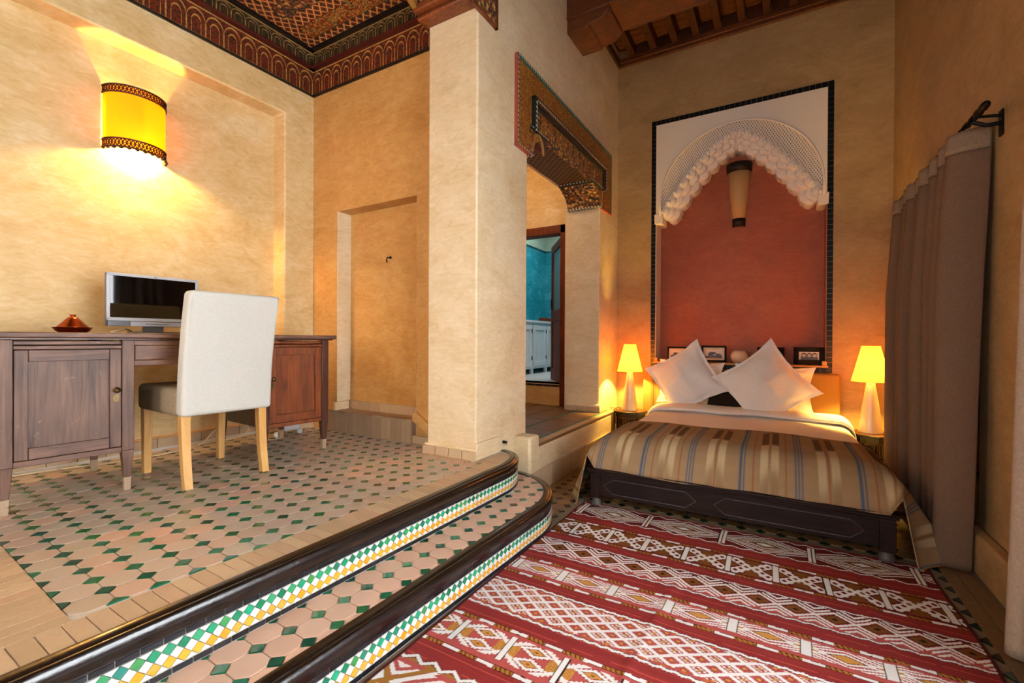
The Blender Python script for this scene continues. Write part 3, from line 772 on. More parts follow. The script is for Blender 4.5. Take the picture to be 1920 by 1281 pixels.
# --- passage platform, doorway, bathroom beyond
pf = struct(MB().box(-3.6, -1.575, 3.0, 4.98, -.1, ZU).build('floor_passage', M['terra_low']), 'raised passage floor of clay slabs with teal strips')
for x, w in ((-1.655, .012), (-1.955, .011)): MB().box(x-w, x+w, 3.05, 4.76, ZU-.002, ZU+.004).build('teal_strip', M['tealpaint'], pf)
MB().box(-2.05, -1.67, 4.742, 4.766, ZU-.002, ZU+.004).build('teal_strip', M['tealpaint'], pf)
slab = MB().frustum(-.135, .135, -.26, .26, -.002, -.133, .133, -.258, .258, .005).mesh('slab', M['terra_low'])
for k in range(3): place('slab', slab, pf, (-1.805, 3.30+.53*k, ZU))
for a in range(4):
    for k in range(4): place('slab', slab, pf, (-2.11-.28*a, 3.25+.53*k, ZU-.001))
sl2 = MB().frustum(-.032, .032, -.26, .26, -.002, -.031, .031, -.258, .258, .005).mesh('edge_slab', M['brick'])
for k in range(4): place('edge_slab', sl2, pf, (-1.608, 3.27+.53*k, ZU))
pw = struct(MB().box(-1.72, -1.572, 2.95, 4.84, -.05, ZU-.012).box(-1.72, -1.56, 2.93, 3.085, -.05, ZU+.075).build('wall_platform', M['plaster'], bev=.02), 'plastered front of the passage platform beside the bed')
fb = MB().box(-.01, .01, -.088, .088, 0, .165).mesh('facing_brick', M['brick'])
for k in range(10): place('facing_brick', fb, pw, (-1.563, 3.02+.182*k, .0), (0, 0, 0))
jb = struct(MB().box(-2.08, XL+.022, 4.755, 4.80, ZU, ZU+.085).build('baseboard_jamb', M['plaster'], bev=.012), 'plaster skirting at the far jamb of the passage opening')
for k in range(3): MB().box(-2.08+.135*k, -1.95+.135*k, 4.748, 4.76, ZU, ZU+.06).build('skirting_brick', M['brick'], jb, bev=.003)
YP = 4.97
DX0, DX1, DZB, DZT = -3.02, -2.17, .62, 2.52
wp = MB().box(-4.2, DX0, YP, YP+.12, -.1, 3.6).box(DX1, -2.06, YP, YP+.12, -.1, 3.6).box(DX0, DX1, YP, YP+.12, DZT, 3.6).box(-4.2, -3.5, 2.95, YP, -.1, 3.6)
wall_passage = struct(wp.build('wall_passage', M['plaster_desk']), 'ochre plaster wall at the end of the passage')
struct(MB().box(-4.2, -2.06, 2.95, YP+.1, 3.55, 3.62).build('ceiling_passage', M['plaster']), 'plain passage ceiling')
MB().box(DX0, DX1, YP-.01, YP+.3, ZU, DZB).build('door_step', M['plaster_ochre'], wall_passage, bev=.01)
M['marble'] = plain('white_marble_floor', hx('d7d9d8'), .25)
struct(MB().box(-3.7, -1.95, YP+.02, 7.4, DZB-.06, DZB).build('floor_bathroom', M['marble']), 'white marble bathroom floor beyond the door')
for k in range(8): MB().box(DX0+.02+.105*k, DX0+.12+.105*k, YP-.014, YP, DZB-.03, DZB-.004).build('edge_tile', M['black_tile'], wall_passage)
wt = MB().box(-3.75, -3.60, YP+.12, 7.4, .5, 3.3).box(-3.75, -1.9, 7.3, 7.4, .5, 3.3).box(-2.0, -1.9, YP+.12, 7.4, .5, 3.3)
wall_bath = struct(wt.build('wall_bathroom', M['turquoise']), 'turquoise plaster bathroom wall beyond the open door')
M['palegreen'] = plaster('pale_green_plaster', [(.3, hx('7f9a8c')), (.7, hx('a3b5a2'))])
MB().box(-3.60, -3.57, YP+.12, 7.3, 2.72, 3.0).box(-3.6, -2.0, 7.27, 7.3, 2.72, 3.0).build('pale_frieze', M['palegreen'], wall_bath)
struct(MB().box(-3.75, -3.2, YP, 7.4, 3.3, 3.36).box(-2.2, -1.9, YP, 7.4, 3.3, 3.36).box(-3.2, -2.2, YP, 5.7, 3.3, 3.36).box(-3.2, -2.2, 6.7, 7.4, 3.3, 3.36).build('ceiling_bathroom', M['bamboo']), 'cane bathroom ceiling glimpsed over the door')
door = struct(MB().box(DX0, DX0+.07, YP-.03, YP+.13, DZB, DZT+.0).box(DX1-.075, DX1, YP-.03, YP+.13, ZU+.0, DZT).box(DX0, DX1, YP-.03, YP+.13, DZT-.10, DZT).build('door_1', M['doorwood'], bev=.006), 'red brown wooden door frame with its leaf standing open to the bathroom')
leaf = bpy.data.objects.new('door_leaf', None); COL.objects.link(leaf); leaf.parent = door; leaf.location = (DX1-.07, YP+.06, DZB); leaf.rotation_euler = (0, 0, math.radians(125.3))
lh = DZT-.11-DZB
for (x0, x1, z0, z1) in ((0, .09, 0, lh), (.66, .75, 0, lh), (.09, .66, 0, .16), (.09, .66, .78, .92), (.09, .66, lh-.1, lh)):
    MB().box(x0, x1, -.02, .02, z0, z1).build('stile', M['doorwood'], leaf, bev=.004)
MB().box(.09, .66, -.008, .008, .16, .78).build('panel', M['doorwood'], leaf); 
M['frosted'] = plain('grey_frosted_glass', hx('6f7a80'), .3)
MB().box(.09, .66, -.004, .004, .92, lh-.1).build('pane', M['frosted'], leaf)
MB().box(.68, .71, -.03, .03, .95, 1.08).tube([(.695, -.03, 1.02), (.695, -.07, 1.02), (.60, -.07, 1.02)], .008, 8).build('handle', M['iron'], leaf)

# --- painted lintel
lint = thing('painted_lintel', 'carved painted wooden lintel over the passage opening', 'lintel', (XL, 2.915, 2.60))
def LB(x0, x1, y0, y1, z0, z1): return MB().box(x0, x1, y0, y1, z0, z1)
def lpart(mb, name, mat, **k): return mb.build(name, mat, lint, world=True, **k)
xo = XL+.018
lpart(MB().box(XL-.01, xo, 2.93, 3.16, 2.605, 3.26).box(XL-.01, xo, 4.87, 5.10, 2.605, 3.26).box(XL-.01, xo, 3.16, 4.87, 3.05, 3.26), 'painted_board', M['floral_gold'])
lpart(MB().box(XL-.01, xo+.004, 2.915, 2.932, 2.60, 3.275).box(XL-.01, xo+.004, 2.915, 3.13, 2.59, 2.606).box(XL-.01, xo+.004, 4.80, 5.115, 2.59, 2.606), 'red_edge', M['redpaint'])
lpart(MB().box(XL-.01, xo+.006, 2.93, 5.115, 3.255, 3.278).box(XL-.01, xo+.004, 5.10, 5.117, 2.60, 3.26), 'teal_edge', M['tealpaint'])
lpart(MB().box(XL-.01, xo+.009, 2.93, 5.117, 3.268, 3.283).box(XL-.01, xo+.006, 2.934, 2.943, 2.61, 3.255).box(XL-.01, xo+.005, 2.94, 3.12, 2.606, 2.616), 'chequered_edge', M['check'])
fr_ = lambda y0, y1, z0, z1, w, x: MB().box(XL-.01, x, y0, y1, z1-w, z1).box(XL-.01, x, y0, y0+w, z0, z1).box(XL-.01, x, y1-w, y1, z0, z1)
lpart(fr_(3.155, 4.885, 2.80, 3.065, .022, xo+.03), 'green_molding', M['dgreen'], bev=.004)
lpart(fr_(3.178, 4.862, 2.80, 3.043, .012, xo+.036), 'chequered_molding', M['check'])
lpart(fr_(3.190, 4.850, 2.80, 3.031, .010, xo+.030), 'red_molding', M['redmold'])
lpart(fr_(3.200, 4.840, 2.80, 3.021, .03, xo+.02), 'inner_green_molding', M['dgreen'])
lpart(MB().box(XL-.01, xo+.002, 3.20, 4.84, 2.80, 3.0), 'painted_panel', M['floral2'])
lpart(MB().box(-2.06, XL+.004, 3.12, 4.78, 2.818, 2.83), 'soffit_board', M['soffit'])
for i in range(11):
    yy = 3.35+.14*i; lpart(MB().box(XL, xo+.006, yy-.035, yy+.035, 2.84, 2.985), 'rosette_panel', M['floral_gold'])
for side in (0, 1):
    yj, sg = (3.12, 1) if side == 0 else (4.78, -1)
    prof = [(0, 2.605), (.05, 2.612), (.07, 2.66), (.10, 2.71), (.155, 2.745), (.20, 2.755), (.205, 2.77), (.24, 2.772), (.25, 2.80), (.25, 2.82), (0, 2.82)]
    lpart(MB().prism([(yj+sg*a, z) for a, z in prof], 'x', -2.06, XL+.02), 'corbel', M['floral2'])
    lpart(MB().prism([(yj+sg*.002, 2.655), (yj+sg*.05, 2.66), (yj+sg*.13, 2.752), (yj+sg*.17, 2.77), (yj+sg*.002, 2.77)], 'x', -2.0, XL+.026), 'corbel_cheek', M['floral'])
    lpart(MB().box(-2.07, XL+.036, min(yj, yj+sg*.29), max(yj, yj+sg*.29), 2.80, 2.822), 'abacus', M['dgreen'], bev=.003)
    lpart(MB().box(-2.07, XL+.040, min(yj, yj+sg*.295), max(yj, yj+sg*.295), 2.806, 2.814), 'abacus_chequer', M['check'])
    lpart(MB().box(-2.065, XL+.024, min(yj, yj+sg*.065), max(yj, yj+sg*.065), 2.597, 2.612), 'corbel_foot', M['check'])
    # face lattice
    fy0 = yj-.06 if side == 0 else yj-.23
    if side == 1:
        for a in range(3):
            for bq in range(2):
                x0 = -2.03+.11*a
                lpart(MB().tube([(x0, yj-.055-.045*bq-.0, 2.64+.055*bq), (x0+.055, yj-.075-.05*bq, 2.67+.055*bq), (x0+.11, yj-.055-.045*bq, 2.64+.055*bq)], .004, 5), 'gold_rib', M['goldpaint'])
# red carved hood at the left end, seen as a small scalloped arch
lpart(MB().tube([(xo+.006, 3.16+.10+.09*math.cos(a), 2.66+.13*math.sin(a)) for a in [PI*i/14 for i in range(15)]], .011, 6), 'scallop_arch', M['goldpaint'], smooth=True)
lpart(MB().prism([(3.26+.045*math.cos(a), 2.675+.06*math.sin(a)) for a in [PI*i/8 for i in range(9)]], 'x', XL-.02, xo+.006), 'scallop_hollow', M['redmold'])

# --- painted beam and capital over the steps
beam = thing('painted_beam', 'painted wooden beam and capital resting on top of the plaster pillar', 'beam', (-1.9, 2.44, 3.32))
def bpart(mb, name, mat, **k): return mb.build(name, mat, beam, world=True, **k)
bpart(MB().box(-2.13, XL+.012, YR, 2.66, 3.66, 3.96), 'beam_body', M['floral'])
bpart(MB().box(-2.14, XL+.016, 2.34, 2.455, 3.315, 3.35).box(-2.14, XL+.018, 2.30, 2.46, 3.35, 3.40), 'capital_molding', M['redwood'], bev=.012)
bpart(MB().prism([(2.45, 3.40), (2.32, 3.40), (2.22, 3.45), (2.12, 3.54), (2.06, 3.66), (2.45, 3.66)], 'x', -2.12, XL+.006), 'capital_block', M['floral2'])
for x in (-2.14, XL-.02):
    bpart(MB().tube([(x+.02, 2.30, 3.37), (x+.02, 2.20, 3.44), (x+.02, 2.11, 3.53), (x+.02, 2.05, 3.65)], [.02, .026, .03, .034], 8), 'capital_volute', M['goldpaint'], smooth=True)
bpart(MB().box(XL, XL+.018, 2.36, 2.635, 3.30, 3.95), 'side_board', M['floral2'])
bpart(MB().box(XL, XL+.022, 2.36, 2.65, 3.283, 3.302).box(XL, XL+.022, 2.632, 2.652, 3.283, 3.95), 'side_edge', M['redwood'])

# --- desk ceiling with painted planks and cornice
ceil_d = struct(MB().box(-4.0, -2.06, YR-.2, YD+.3, CD, CD+.1).build('ceiling_desk', M['dkmold']), 'painted wooden ceiling over the desk')
cy = YD-.16; k = 0
while cy > .6:
    w = .115 if k % 2 else .135
    MB().box(-3.40, -2.16, cy-w+.006, cy, CD-.014-(.008 if k % 2 == 0 else 0), CD+.01).build('ceiling_plank', M['interlace'] if k % 2 else (M['floral'] if k % 4 == 0 else M['floral2']), ceil_d, bev=.004)
    cy -= w; k += 1
MB().box(-3.52, -3.41, .6, YD-.1, CD-.016, CD+.01).build('ceiling_border', M['interlace'], ceil_d, bev=.004)
MB().box(-3.55, -2.15, YD-.15, YD-.09, CD-.02, CD+.01).build('ceiling_border', M['interlace'], ceil_d, bev=.004)
def cornice(name, parent, run):
    for nm, o0, z0, z1, mat in (('arcade_band', .012, 3.32, 3.53, M['arcade1']), ('bead_molding', .055, 3.53, 3.552, M['redmold']), ('dark_molding', .045, 3.552, 3.562, M['dkmold']), ('upper_arcade_band', .05, 3.56, 3.665, M['arcade2']), ('top_molding', .085, 3.665, 3.685, M['dkmold']), ('red_fillet', .075, 3.685, 3.70, M['redmold']), ('foot_molding', .02, 3.308, 3.322, M['dkmold'])):
        run(o0, z0, z1).build(nm, mat, parent)
trim_d = struct(MB().box(XD, XD+.004, YR, YD, 3.31, 3.70).build('trim_4', M['dkmold']), 'painted arcaded cornice round the desk ceiling')
cornice('c', trim_d, lambda o, a, b_: MB().box(XD, XD+o, YR, YD-.0, a, b_))
cornice('c', trim_d, lambda o, a, b_: MB().box(XD, -2.115, YD-o, YD, a, b_))

# --- bedroom ceiling of joists
ceil_b = struct(MB().box(-2.1, XR+.3, YR-.3, YB+.3, CB, CB+.1).build('ceiling', M['ceilwood']), 'dark cedar ceiling boards and joists over the bed')
jx = [-1.52, -1.27, -1.035, -.81, -.59, -.36, -.13, .10, .33, .56, .79]
for x in jx:
    MB().box(x-.037, x+.037, YR, YB-.02, CB-.13, CB).build('joist', M['ceilwood'], ceil_b, bev=.006)
    MB().box(x+.05, x+.19, YB-.05, YB-.03, CB-.13, CB-.02).build('joist_block', M['ceilwood'], ceil_b)
for k in range(22): MB().box(-1.7, XR, 4.30+.1*k-2.0 if False else 4.28+.105*k-.0, 4.28+.105*k+.098, CB-.012, CB+.01).build('ceiling_board', M['ceilwood_x'], ceil_b, bev=.004) if 4.28+.105*k < YB else None
MB().box(-1.70, XR, YB-.03, YB, 4.435, 4.475).box(-1.70, XR, YB-.045, YB, 4.475, 4.53).build('wall_trim', M['ceilwood_x'], ceil_b, bev=.006)
MB().box(-1.70, -1.67, YR, YB, 4.44, 4.53).build('wall_trim', M['ceilwood'], ceil_b, bev=.006)
for y0 in (3.86, 1.4, -.9):
    MB().box(XL-.02, XR+.02, y0, y0+.40, 4.10, 4.54).build('beam', M['ceilwood_x'], ceil_b, bev=.012)
    MB().prism([(XL, 3.965), (XL+.20, 3.965), (XL+.22, 3.99), (XL+.33, 4.0), (XL+.36, 4.03), (XL+.40, 4.06), (XL+.40, 4.10), (XL, 4.10)], 'y', y0+.005, y0+.395).build('corbel', M['ceilwood_x'], ceil_b, bev=.008)
    MB().box(XL, XL+.40, y0-.012, y0+.41, 4.085, 4.115).build('corbel_cap', M['ceilwood_x'], ceil_b, bev=.006)
    MB().box(XL+.40, XR, y0+.40, y0+.425, 4.10, 4.17).build('beam_fillet', M['ceilwood_x'], ceil_b, bev=.004)

# ================================================================ OBJECTS
def vcol(o, cols):
    a = o.data.color_attributes.new('col', 'FLOAT_COLOR', 'POINT'); a.data.foreach_set('color', np.asarray(cols, dtype=np.float32).ravel())
def sub(o, lv=1):
    s_ = o.modifiers.new('subsurf', 'SUBSURF'); s_.levels = lv; s_.render_levels = lv; o.data.shade_smooth(); return o

# ---------------- rug
RX0, RX1, RY0, RY1 = -1.185, .668, .55, 3.05
st = .0036
xs_ = np.arange(RX0, RX1+1e-6, st); ys_ = np.arange(RY0, RY1+1e-6, st)
GX, GY = np.meshgrid(xs_, ys_); sh = GX.shape
def c3(h): return np.array(hx(h)[:3])
RD, RD2, WH, GO_, BR, PK, BK, MR = c3('8a2e2c'), c3('6d1a1c'), c3('ece8e4'), c3('c98e42'), c3('7c4a1e'), c3('b0504b'), c3('17100f'), c3('6b1f1e')
wob = .006*np.sin(GX*3.1+.7)+.004*np.sin(GX*7.3)
Yw = GY+wob*.6+.002*np.sin(GX*40)*0
Cc = np.empty(sh+(3,)); Cc[:] = RD
line = np.sin(Yw*2*np.pi/.021)
Cc[:] = RD*(1-.10*(line > .8)[..., None]) + (.35*np.random.rand(len(ys_), 1, 1)-.12)*RD*(.5+.5*np.sin(GX*2.3+GY*5)[..., None])
Cc[np.abs(np.mod(Yw, .0533)-.02) < .0016] = c3('c0523f')
frac = lambda a: a-np.floor(a)
tri_ = lambda a: np.abs(frac(a)*2-1)
def put(mask, c): Cc[mask] = c
def wavy(yc, per, amp, th, col=WH, edge=True):
    d = np.abs(Yw-(yc+amp*(tri_((GX+.3)/per)-.5)))
    if edge: put(d < th+.0028, BK*2)
    put(d < th, col)
def band(y0, y1, c): put((Yw > y0) & (Yw < y1), c)
def dashes(yc, pitch, h, ph=0):
    i = np.floor((GX+1.19+ph)/pitch); m = np.abs(Yw-yc) < h
    put(np.abs(Yw-yc) < h+.003, MR*.6)
    f = frac((GX+1.19+ph)/pitch); g = np.abs(f-.5)*2; v = (Yw-yc)/h
    w = m & (i % 2 == 0) & (g < .93); put(w & ((np.abs(np.abs(v)-g*.6) < .75) | (np.abs(v) < .3)), WH)
    put(m & (i % 2 == 1), c3('a8712b')); put(m & (i % 2 == 1) & (np.abs(frac(f*4+v*.25)-.5) < .13), BK*2)
def cell(x0, pitch): return (frac((GX-x0)/pitch+.5)-.5)*pitch
# A
yc, hh = 2.91, .092
band(2.80, 3.022, MR); xl = cell(-1.14+.217, .434); v = Yw-yc; d = np.abs(xl)/.215+np.abs(v)/hh
inb = np.abs(v) < hh
put(inb & (d < .95), BR); put(inb & (d < .26), BK*1.5); put(inb & (d < .22), WH)
h1 = frac((xl*np.sign(v)*.55+v)/.0165) < .55
put(inb & (d > .40) & (d < .62) & h1, WH); put(inb & (d > .70) & (d < .90) & h1, WH)
put(inb & (np.abs(d-1.0) < .05), WH); put(inb & (d > 1.12) & (np.abs(d-1.25) < .05), WH)
xb = cell(-1.14, .434); put(inb & (np.abs(xb) < .017), WH); put(inb & (np.abs(xb) < .004), BR); put(inb & (np.abs(np.abs(xb)-.0185) < .002), BK)
wavy(3.018, .088, .020, .0042); wavy(2.802, .088, .018, .0048)
# B
def bandB(y0, y1, dtop, dbot, x0, pitch, barw, style, dp, dph):
    yc = (y0+y1)/2; hh = (y1-y0)/2; band(dbot, dtop, MR if style == 0 else PK)
    xl = cell(x0+pitch/2, pitch); u = xl/(pitch/2); v = (Yw-yc)/hh; inb = np.abs(v) < 1
    au, av = np.abs(u), np.abs(v)
    if style == 0:
        put(inb, BR); put(inb & (au+av > .55) & (np.abs(au-av) < .55), MR)
        s = frac((u*2.2+v*1.6)) ; t_ = frac((u*2.2-v*1.6))
        lat = (np.abs(s-.5) > .27) | (np.abs(t_-.5) > .27)
        put(inb & (np.abs(au-av*1.0) < .40) & (au < .92) & lat, WH)
        put(inb & (au < .25) & (np.abs(av-.62) < .22), BR)
        put(inb & (au+av*.6 < .28) & lat, WH)
    elif style == 1:
        put(inb, PK); put(inb & (au > .72) & (au-av*.5 > .5), GO_)
        dd = au+av; put(inb & (dd < .45), GO_); put(inb & (np.abs(dd-.47) < .05), MR); put(inb & (np.abs(dd-.62) < .10), WH)
        fe = frac((av*1.3+au*1.1)*2.6) < .58
        put(inb & (dd > .80) & (av > .12) & (au < .86) & fe, WH); put(inb & (np.abs(av-au*.25) < .09) & (au > .55) & (au < .9), WH)
    else:
        put(inb, PK)
        hat = frac((u*8+v*6)) < .7; put(inb & (au > .55) & (av < .45-.2*(1-au)), BR); put(inb & (au > .55) & (av < .45) & hat, GO_)
        av2 = np.abs(av-.5); dd = au*.95+av2*1.35
        put(inb & (dd < .30), GO_); put(inb & (dd < .10), BR); put(inb & (np.abs(dd-.33) < .04), MR)
        sc_ = .05*(frac(u*7+.25*np.sign(v)) < .5); put(inb & (dd > .37) & (dd < .58+sc_*2), WH)
        put(inb & (au+av > 1.15) & (au+av < 1.42+sc_*2) & (au < .9), WH)
        put(inb & (dd > .66) & (dd < .70) & (au < .6), MR)
    xb = np.abs(cell(x0, pitch)); put(inb & (xb < barw+.004), BK*1.5); put(inb & (xb < barw), WH)
    dashes(dtop-.008, dp, .0085, dph); dashes(dbot+.008, dp, .0085, dph+.03)
bandB(2.495, 2.662, 2.692, 2.462, -1.058, .210, .0115, 0, .080, 0)
# C
yc = 2.289; band(2.195, 2.378, MR); band(2.205, 2.33, c3('93302c')); band(2.20, 2.25, PK)
xl = cell(-1.035, .1372); v = Yw-yc; d = np.abs(xl)/.0686+np.abs(v)/.052
inb = np.abs(v) < .078
put(inb & (np.abs(d-1.0) < .15), WH); put(inb & (d < .70), BK*2); put(inb & (d < .62), BR); put(inb & (d < .2), BK*2)
put(inb & (np.abs(d-1.45) < .13) & (np.abs(xl) > .012), WH); put(inb & (np.abs(d-1.95) < .13) & (np.abs(xl) > .02), WH)
wavy(2.374, .06, .007, .0040); wavy(2.196, .06, .009, .0048)
bandB(1.975, 2.070, 2.104, 1.932, -.896, .248, .0155, 1, .0735, .02)
# D
band(1.628, 1.856, PK*.9); yc = 1.745
s = GX/.0915+(Yw-yc)/.060; t_ = GX/.0915-(Yw-yc)/.060; inb = np.abs(Yw-yc) < .088+.012*tri_(GX/.137)
fs_, ft = np.abs(frac(s)-.5), np.abs(frac(t_)-.5)
put(inb & ((fs_ > .36) | (ft > .36)), WH)
put(inb & (np.abs(fs_-.17) < .065) & (ft < .30) & (frac(np.floor(s)*.5) < .3), WH)
put(inb & (fs_ < .12) & (ft < .12), GO_); put(inb & (np.abs(np.maximum(fs_, ft)-.14) < .02), MR)
put((np.abs(Yw-yc) > .094) & (np.abs(Yw-yc) < .104) & (frac(GX/.07) < .25), c3('c0652f'))
wavy(1.853, .048, .006, .0058); wavy(1.629, .048, .007, .0062)
bandB(1.372, 1.507, 1.541, 1.328, -1.078, .215, .010, 2, .075, .01)
# E
band(.98, 1.225, c3('9a6a2e')); yc = 1.10; v = Yw-yc
put(np.abs(v) < .11, PK); d = tri_((GX+.05)/.36)*1.6+np.abs(v)/.12
h1 = frac((tri_((GX+.05)/.36)*3.4+v/.04)) < .5
put((np.abs(v) < .09) & h1 & (d > .5), WH); put((np.abs(v) < .11) & (np.abs(d-1.6) < .12), c3('9a6a2e')); put((np.abs(v) < .11) & (np.abs(d-1.35) < .1), WH)
wavy(1.229, .082, .026, .0078); wavy(.975, .082, .026, .0078)
bandB(.72, .85, .885, .685, -1.0, .22, .012, 0, .08, 0)
edge = (GX < RX0+.012) | (GX > RX1-.014); Cc[edge] = BK*1.8+MR*.4
Zr = .0085+.0016*np.sin(GY*21+GX*2)*np.sin(GX*9)+.004*np.clip(np.sin(GX*11+GY*3), .72, 1)-.0028 + .0022*np.random.rand(1, len(xs_))*0
Zr += .005*np.exp(-((GX-.28-.10*(3-GY))**2)/.0006)*(GY < 2.6)+.004*np.exp(-((GX+.42+.05*(2-GY))**2)/.0004)*(GY < 2.4)
GXe = GX+.010*np.sin(GY*9.)*(np.abs(GX) > .3)*0+.008*np.sin(GY*6)*(GX-RX0)/1.85
ny, nxx = sh; V = np.stack([GXe, GY, Zr], -1).reshape(-1, 3)
idx = np.arange(ny*nxx).reshape(ny, nxx); Fq = np.stack([idx[:-1, :-1], idx[:-1, 1:], idx[1:, 1:], idx[1:, :-1]], -1).reshape(-1, 4)
me = bpy.data.meshes.new('kilim_rug'); me.vertices.add(len(V)); me.vertices.foreach_set('co', V.astype(np.float32).ravel())
me.loops.add(Fq.size); me.loops.foreach_set('vertex_index', Fq.astype(np.int32).ravel()); me.polygons.add(len(Fq)); me.polygons.foreach_set('loop_start', np.arange(0, Fq.size, 4, dtype=np.int32)); me.update(calc_edges=True); me.shade_smooth()
me.materials.append(M['vcol_rug']); rug = bpy.data.objects.new('kilim_rug', me); COL.objects.link(rug)
vcol(rug, np.concatenate([Cc.reshape(-1, 3), np.ones((len(V), 1))], 1))
tag(rug, 'red flatwoven kilim rug with white geometric bands at the foot of the bed', 'rug')

# ---------------- bed
BX0, BX1, BY0, BY1 = -1.125, .525, 3.0, 5.28
bed = thing('platform_bed', 'low dark wooden bed frame with a carved foot board', 'bed', ((BX0+BX1)/2, BY0, 0))
def bp(mb, nm, mat, **k): return mb.build(nm, mat, bed, world=True, **k)
fbz0, fbz1 = .078, .235
bp(MB().box(BX0+.01, BX1-.01, BY0+.012, BY0+.045, fbz0, fbz1), 'foot_board', M['bedwood'], bev=.004)
bp(MB().box(BX0-.02, BX1+.02, BY0-.022, BY0+.07, fbz1+.018, fbz1+.034).box(BX0-.012, BX1+.012, BY0-.008, BY0+.06, fbz1, fbz1+.02), 'top_rail', M['bedwood'], bev=.006)
bp(MB().box(BX0+.06, BX1-.06, BY0+.004, BY0+.02, fbz1-.014, fbz1), 'upper_bead', M['bedwood'], bev=.003)
for x in (BX0, BX1-.07):
    bp(MB().box(x, x+.07, BY0, BY0+.07, .062, fbz1), 'corner_post', M['bedwood'], bev=.004)
for x in (BX0+.035, BX1-.035):
    for y in (BY0+.035, BY1-.05):
        bp(MB().lathe([(.025, 0), (.034, .012), (.036, .03), (.028, .045), (.03, .066)], 14, (x, y, 0)), 'leg', plain('worn_grey_foot', hx('4b4541'), .5) if 'worn_grey_foot' not in bpy.data.materials else bpy.data.materials['worn_grey_foot'], smooth=True, angle=50)
for x in (BX0+.005, BX1-.045): bp(MB().box(x, x+.04, BY0+.06, BY1, fbz0+.02, fbz1+.01), 'side_rail', M['bedwood'], bev=.004)
bp(MB().box(BX0+.02, BX1-.02, BY1-.05, BY1, fbz0, fbz1), 'head_rail', M['bedwood'])
zc = (fbz0+fbz1)/2-.004
for x0, x1 in ((-1.03, -.44), (-.335, .395)):
    h_ = .048; e_ = .06
    pts = [(x0, BY0+.011, zc), (x0+e_, BY0+.011, zc+h_), (x1-e_, BY0+.011, zc+h_), (x1, BY0+.011, zc), (x1-e_, BY0+.011, zc-h_), (x0+e_, BY0+.011, zc-h_)]
    bp(MB().tube(pts, .0034, 6, closed=True), 'carved_panel_outline', M['hexline'])
    bp(MB().prism([(p[0], p[2]) for p in pts], 'y', BY0+.010, BY0+.014), 'carved_panel', M['bedwood'])
def rbox(x0, x1, y0, y1, z0, z1, r, name, mat, sm=True):
    b = bmesh.new(); bmesh.ops.create_cube(b, size=1)
    for v in b.verts: v.co = ((x0+x1)/2+v.co.x*(x1-x0), (y0+y1)/2+v.co.y*(y1-y0), (z0+z1)/2+v.co.z*(z1-z0))
    bmesh.ops.bevel(b, geom=list(b.edges), offset=r, segments=4, profile=.6, affect='EDGES')
    me = bpy.data.meshes.new(name); b.to_mesh(me); b.free(); me.materials.append(mat)
    if sm: me.shade_smooth()
    o = bpy.data.objects.new(name, me); COL.objects.link(o); return o
tag(rbox(BX0+.03, BX1-.03, 3.17, BY1-.01, .247, .435, .085, 'mattress', M['cotton']), 'white mattress under the duvet on the low bed', 'mattress')
MT = .448
def bed_surface(s, y, lift=0):
    """s: signed arc length across from bed centre; returns x,z hugging the mattress top and falling at the sides"""
    c = (BX0+BX1)/2; hw = (BX1-BX0)/2-.02; r_ = .09; a = abs(s); sg = 1 if s > 0 else -1
    flat = hw-r_+.02
    if a < flat: return c+s, MT+lift-.012*(a/flat)**4
    arc_ = (a-flat)/(r_+lift)
    if arc_ < PI/2-.25: return c+sg*(flat+(r_+lift)*math.sin(arc_)), MT-.012+lift-(r_+lift)*(1-math.cos(arc_))
    a1 = PI/2-.25; rest = a-flat-a1*(r_+lift)
    bx, bz = flat+(r_+lift)*math.sin(a1), MT-.012+lift-(r_+lift)*(1-math.cos(a1))
    return c+sg*(bx+rest*math.sin(.25)), bz-rest*math.cos(.25)
def front_round(y, z):
    """lower the surface toward the foot board"""
    t = max(0, min(1, (y-2.995)/.30)); k = 1-(1-t)**2.6
    return z*k+.270*(1-k)
def duvet_fn(u, v):
    s = (u-.5)*2*.98; y = 3.62+v*1.24
    x, z = bed_surface(s, y, .006+.004*math.sin(x_*3 if False else s*9+v*5)*v)
    z += .006*math.sin(s*5+2*v)*math.sin(v*7)
    if v > .80:
        k = (v-.80)/.20; z += .012*math.sin(min(k, 1)*PI*.62)+.004*math.sin(s*14)
    if v > .985: z -= .03
    if z < .27: z = .27+(z-.27)*.2
    return (x, y, z)
def folded(u, v):
    # top fold of the duvet: rolled over edge, a closed profile
    s = (u-.5)*2*.93; a = v*2*PI; x, z = bed_surface(s, 4.5, .02)
    wv = .010*math.sin(s*7+.6)+.006*math.sin(s*17)
    z += .004*math.sin(s*11)
    if z < .30: z = .30+(z-.30)*.3
    return (x, 4.80+wv+.175*math.cos(a), z+.018+.036*math.sin(a))
dv = MB().grid(duvet_fn, 90, 50).build('duvet', M['duvet'], smooth=True)
tag(dv, 'white duvet spread over the bed and folded back below the pillows', 'duvet')
s_ = dv.modifiers.new('solid', 'SOLIDIFY'); s_.thickness = .008; s_.offset = -1
MB().grid(folded, 90, 20).build('turned_back_fold', M['duvet'], dv, smooth=True)
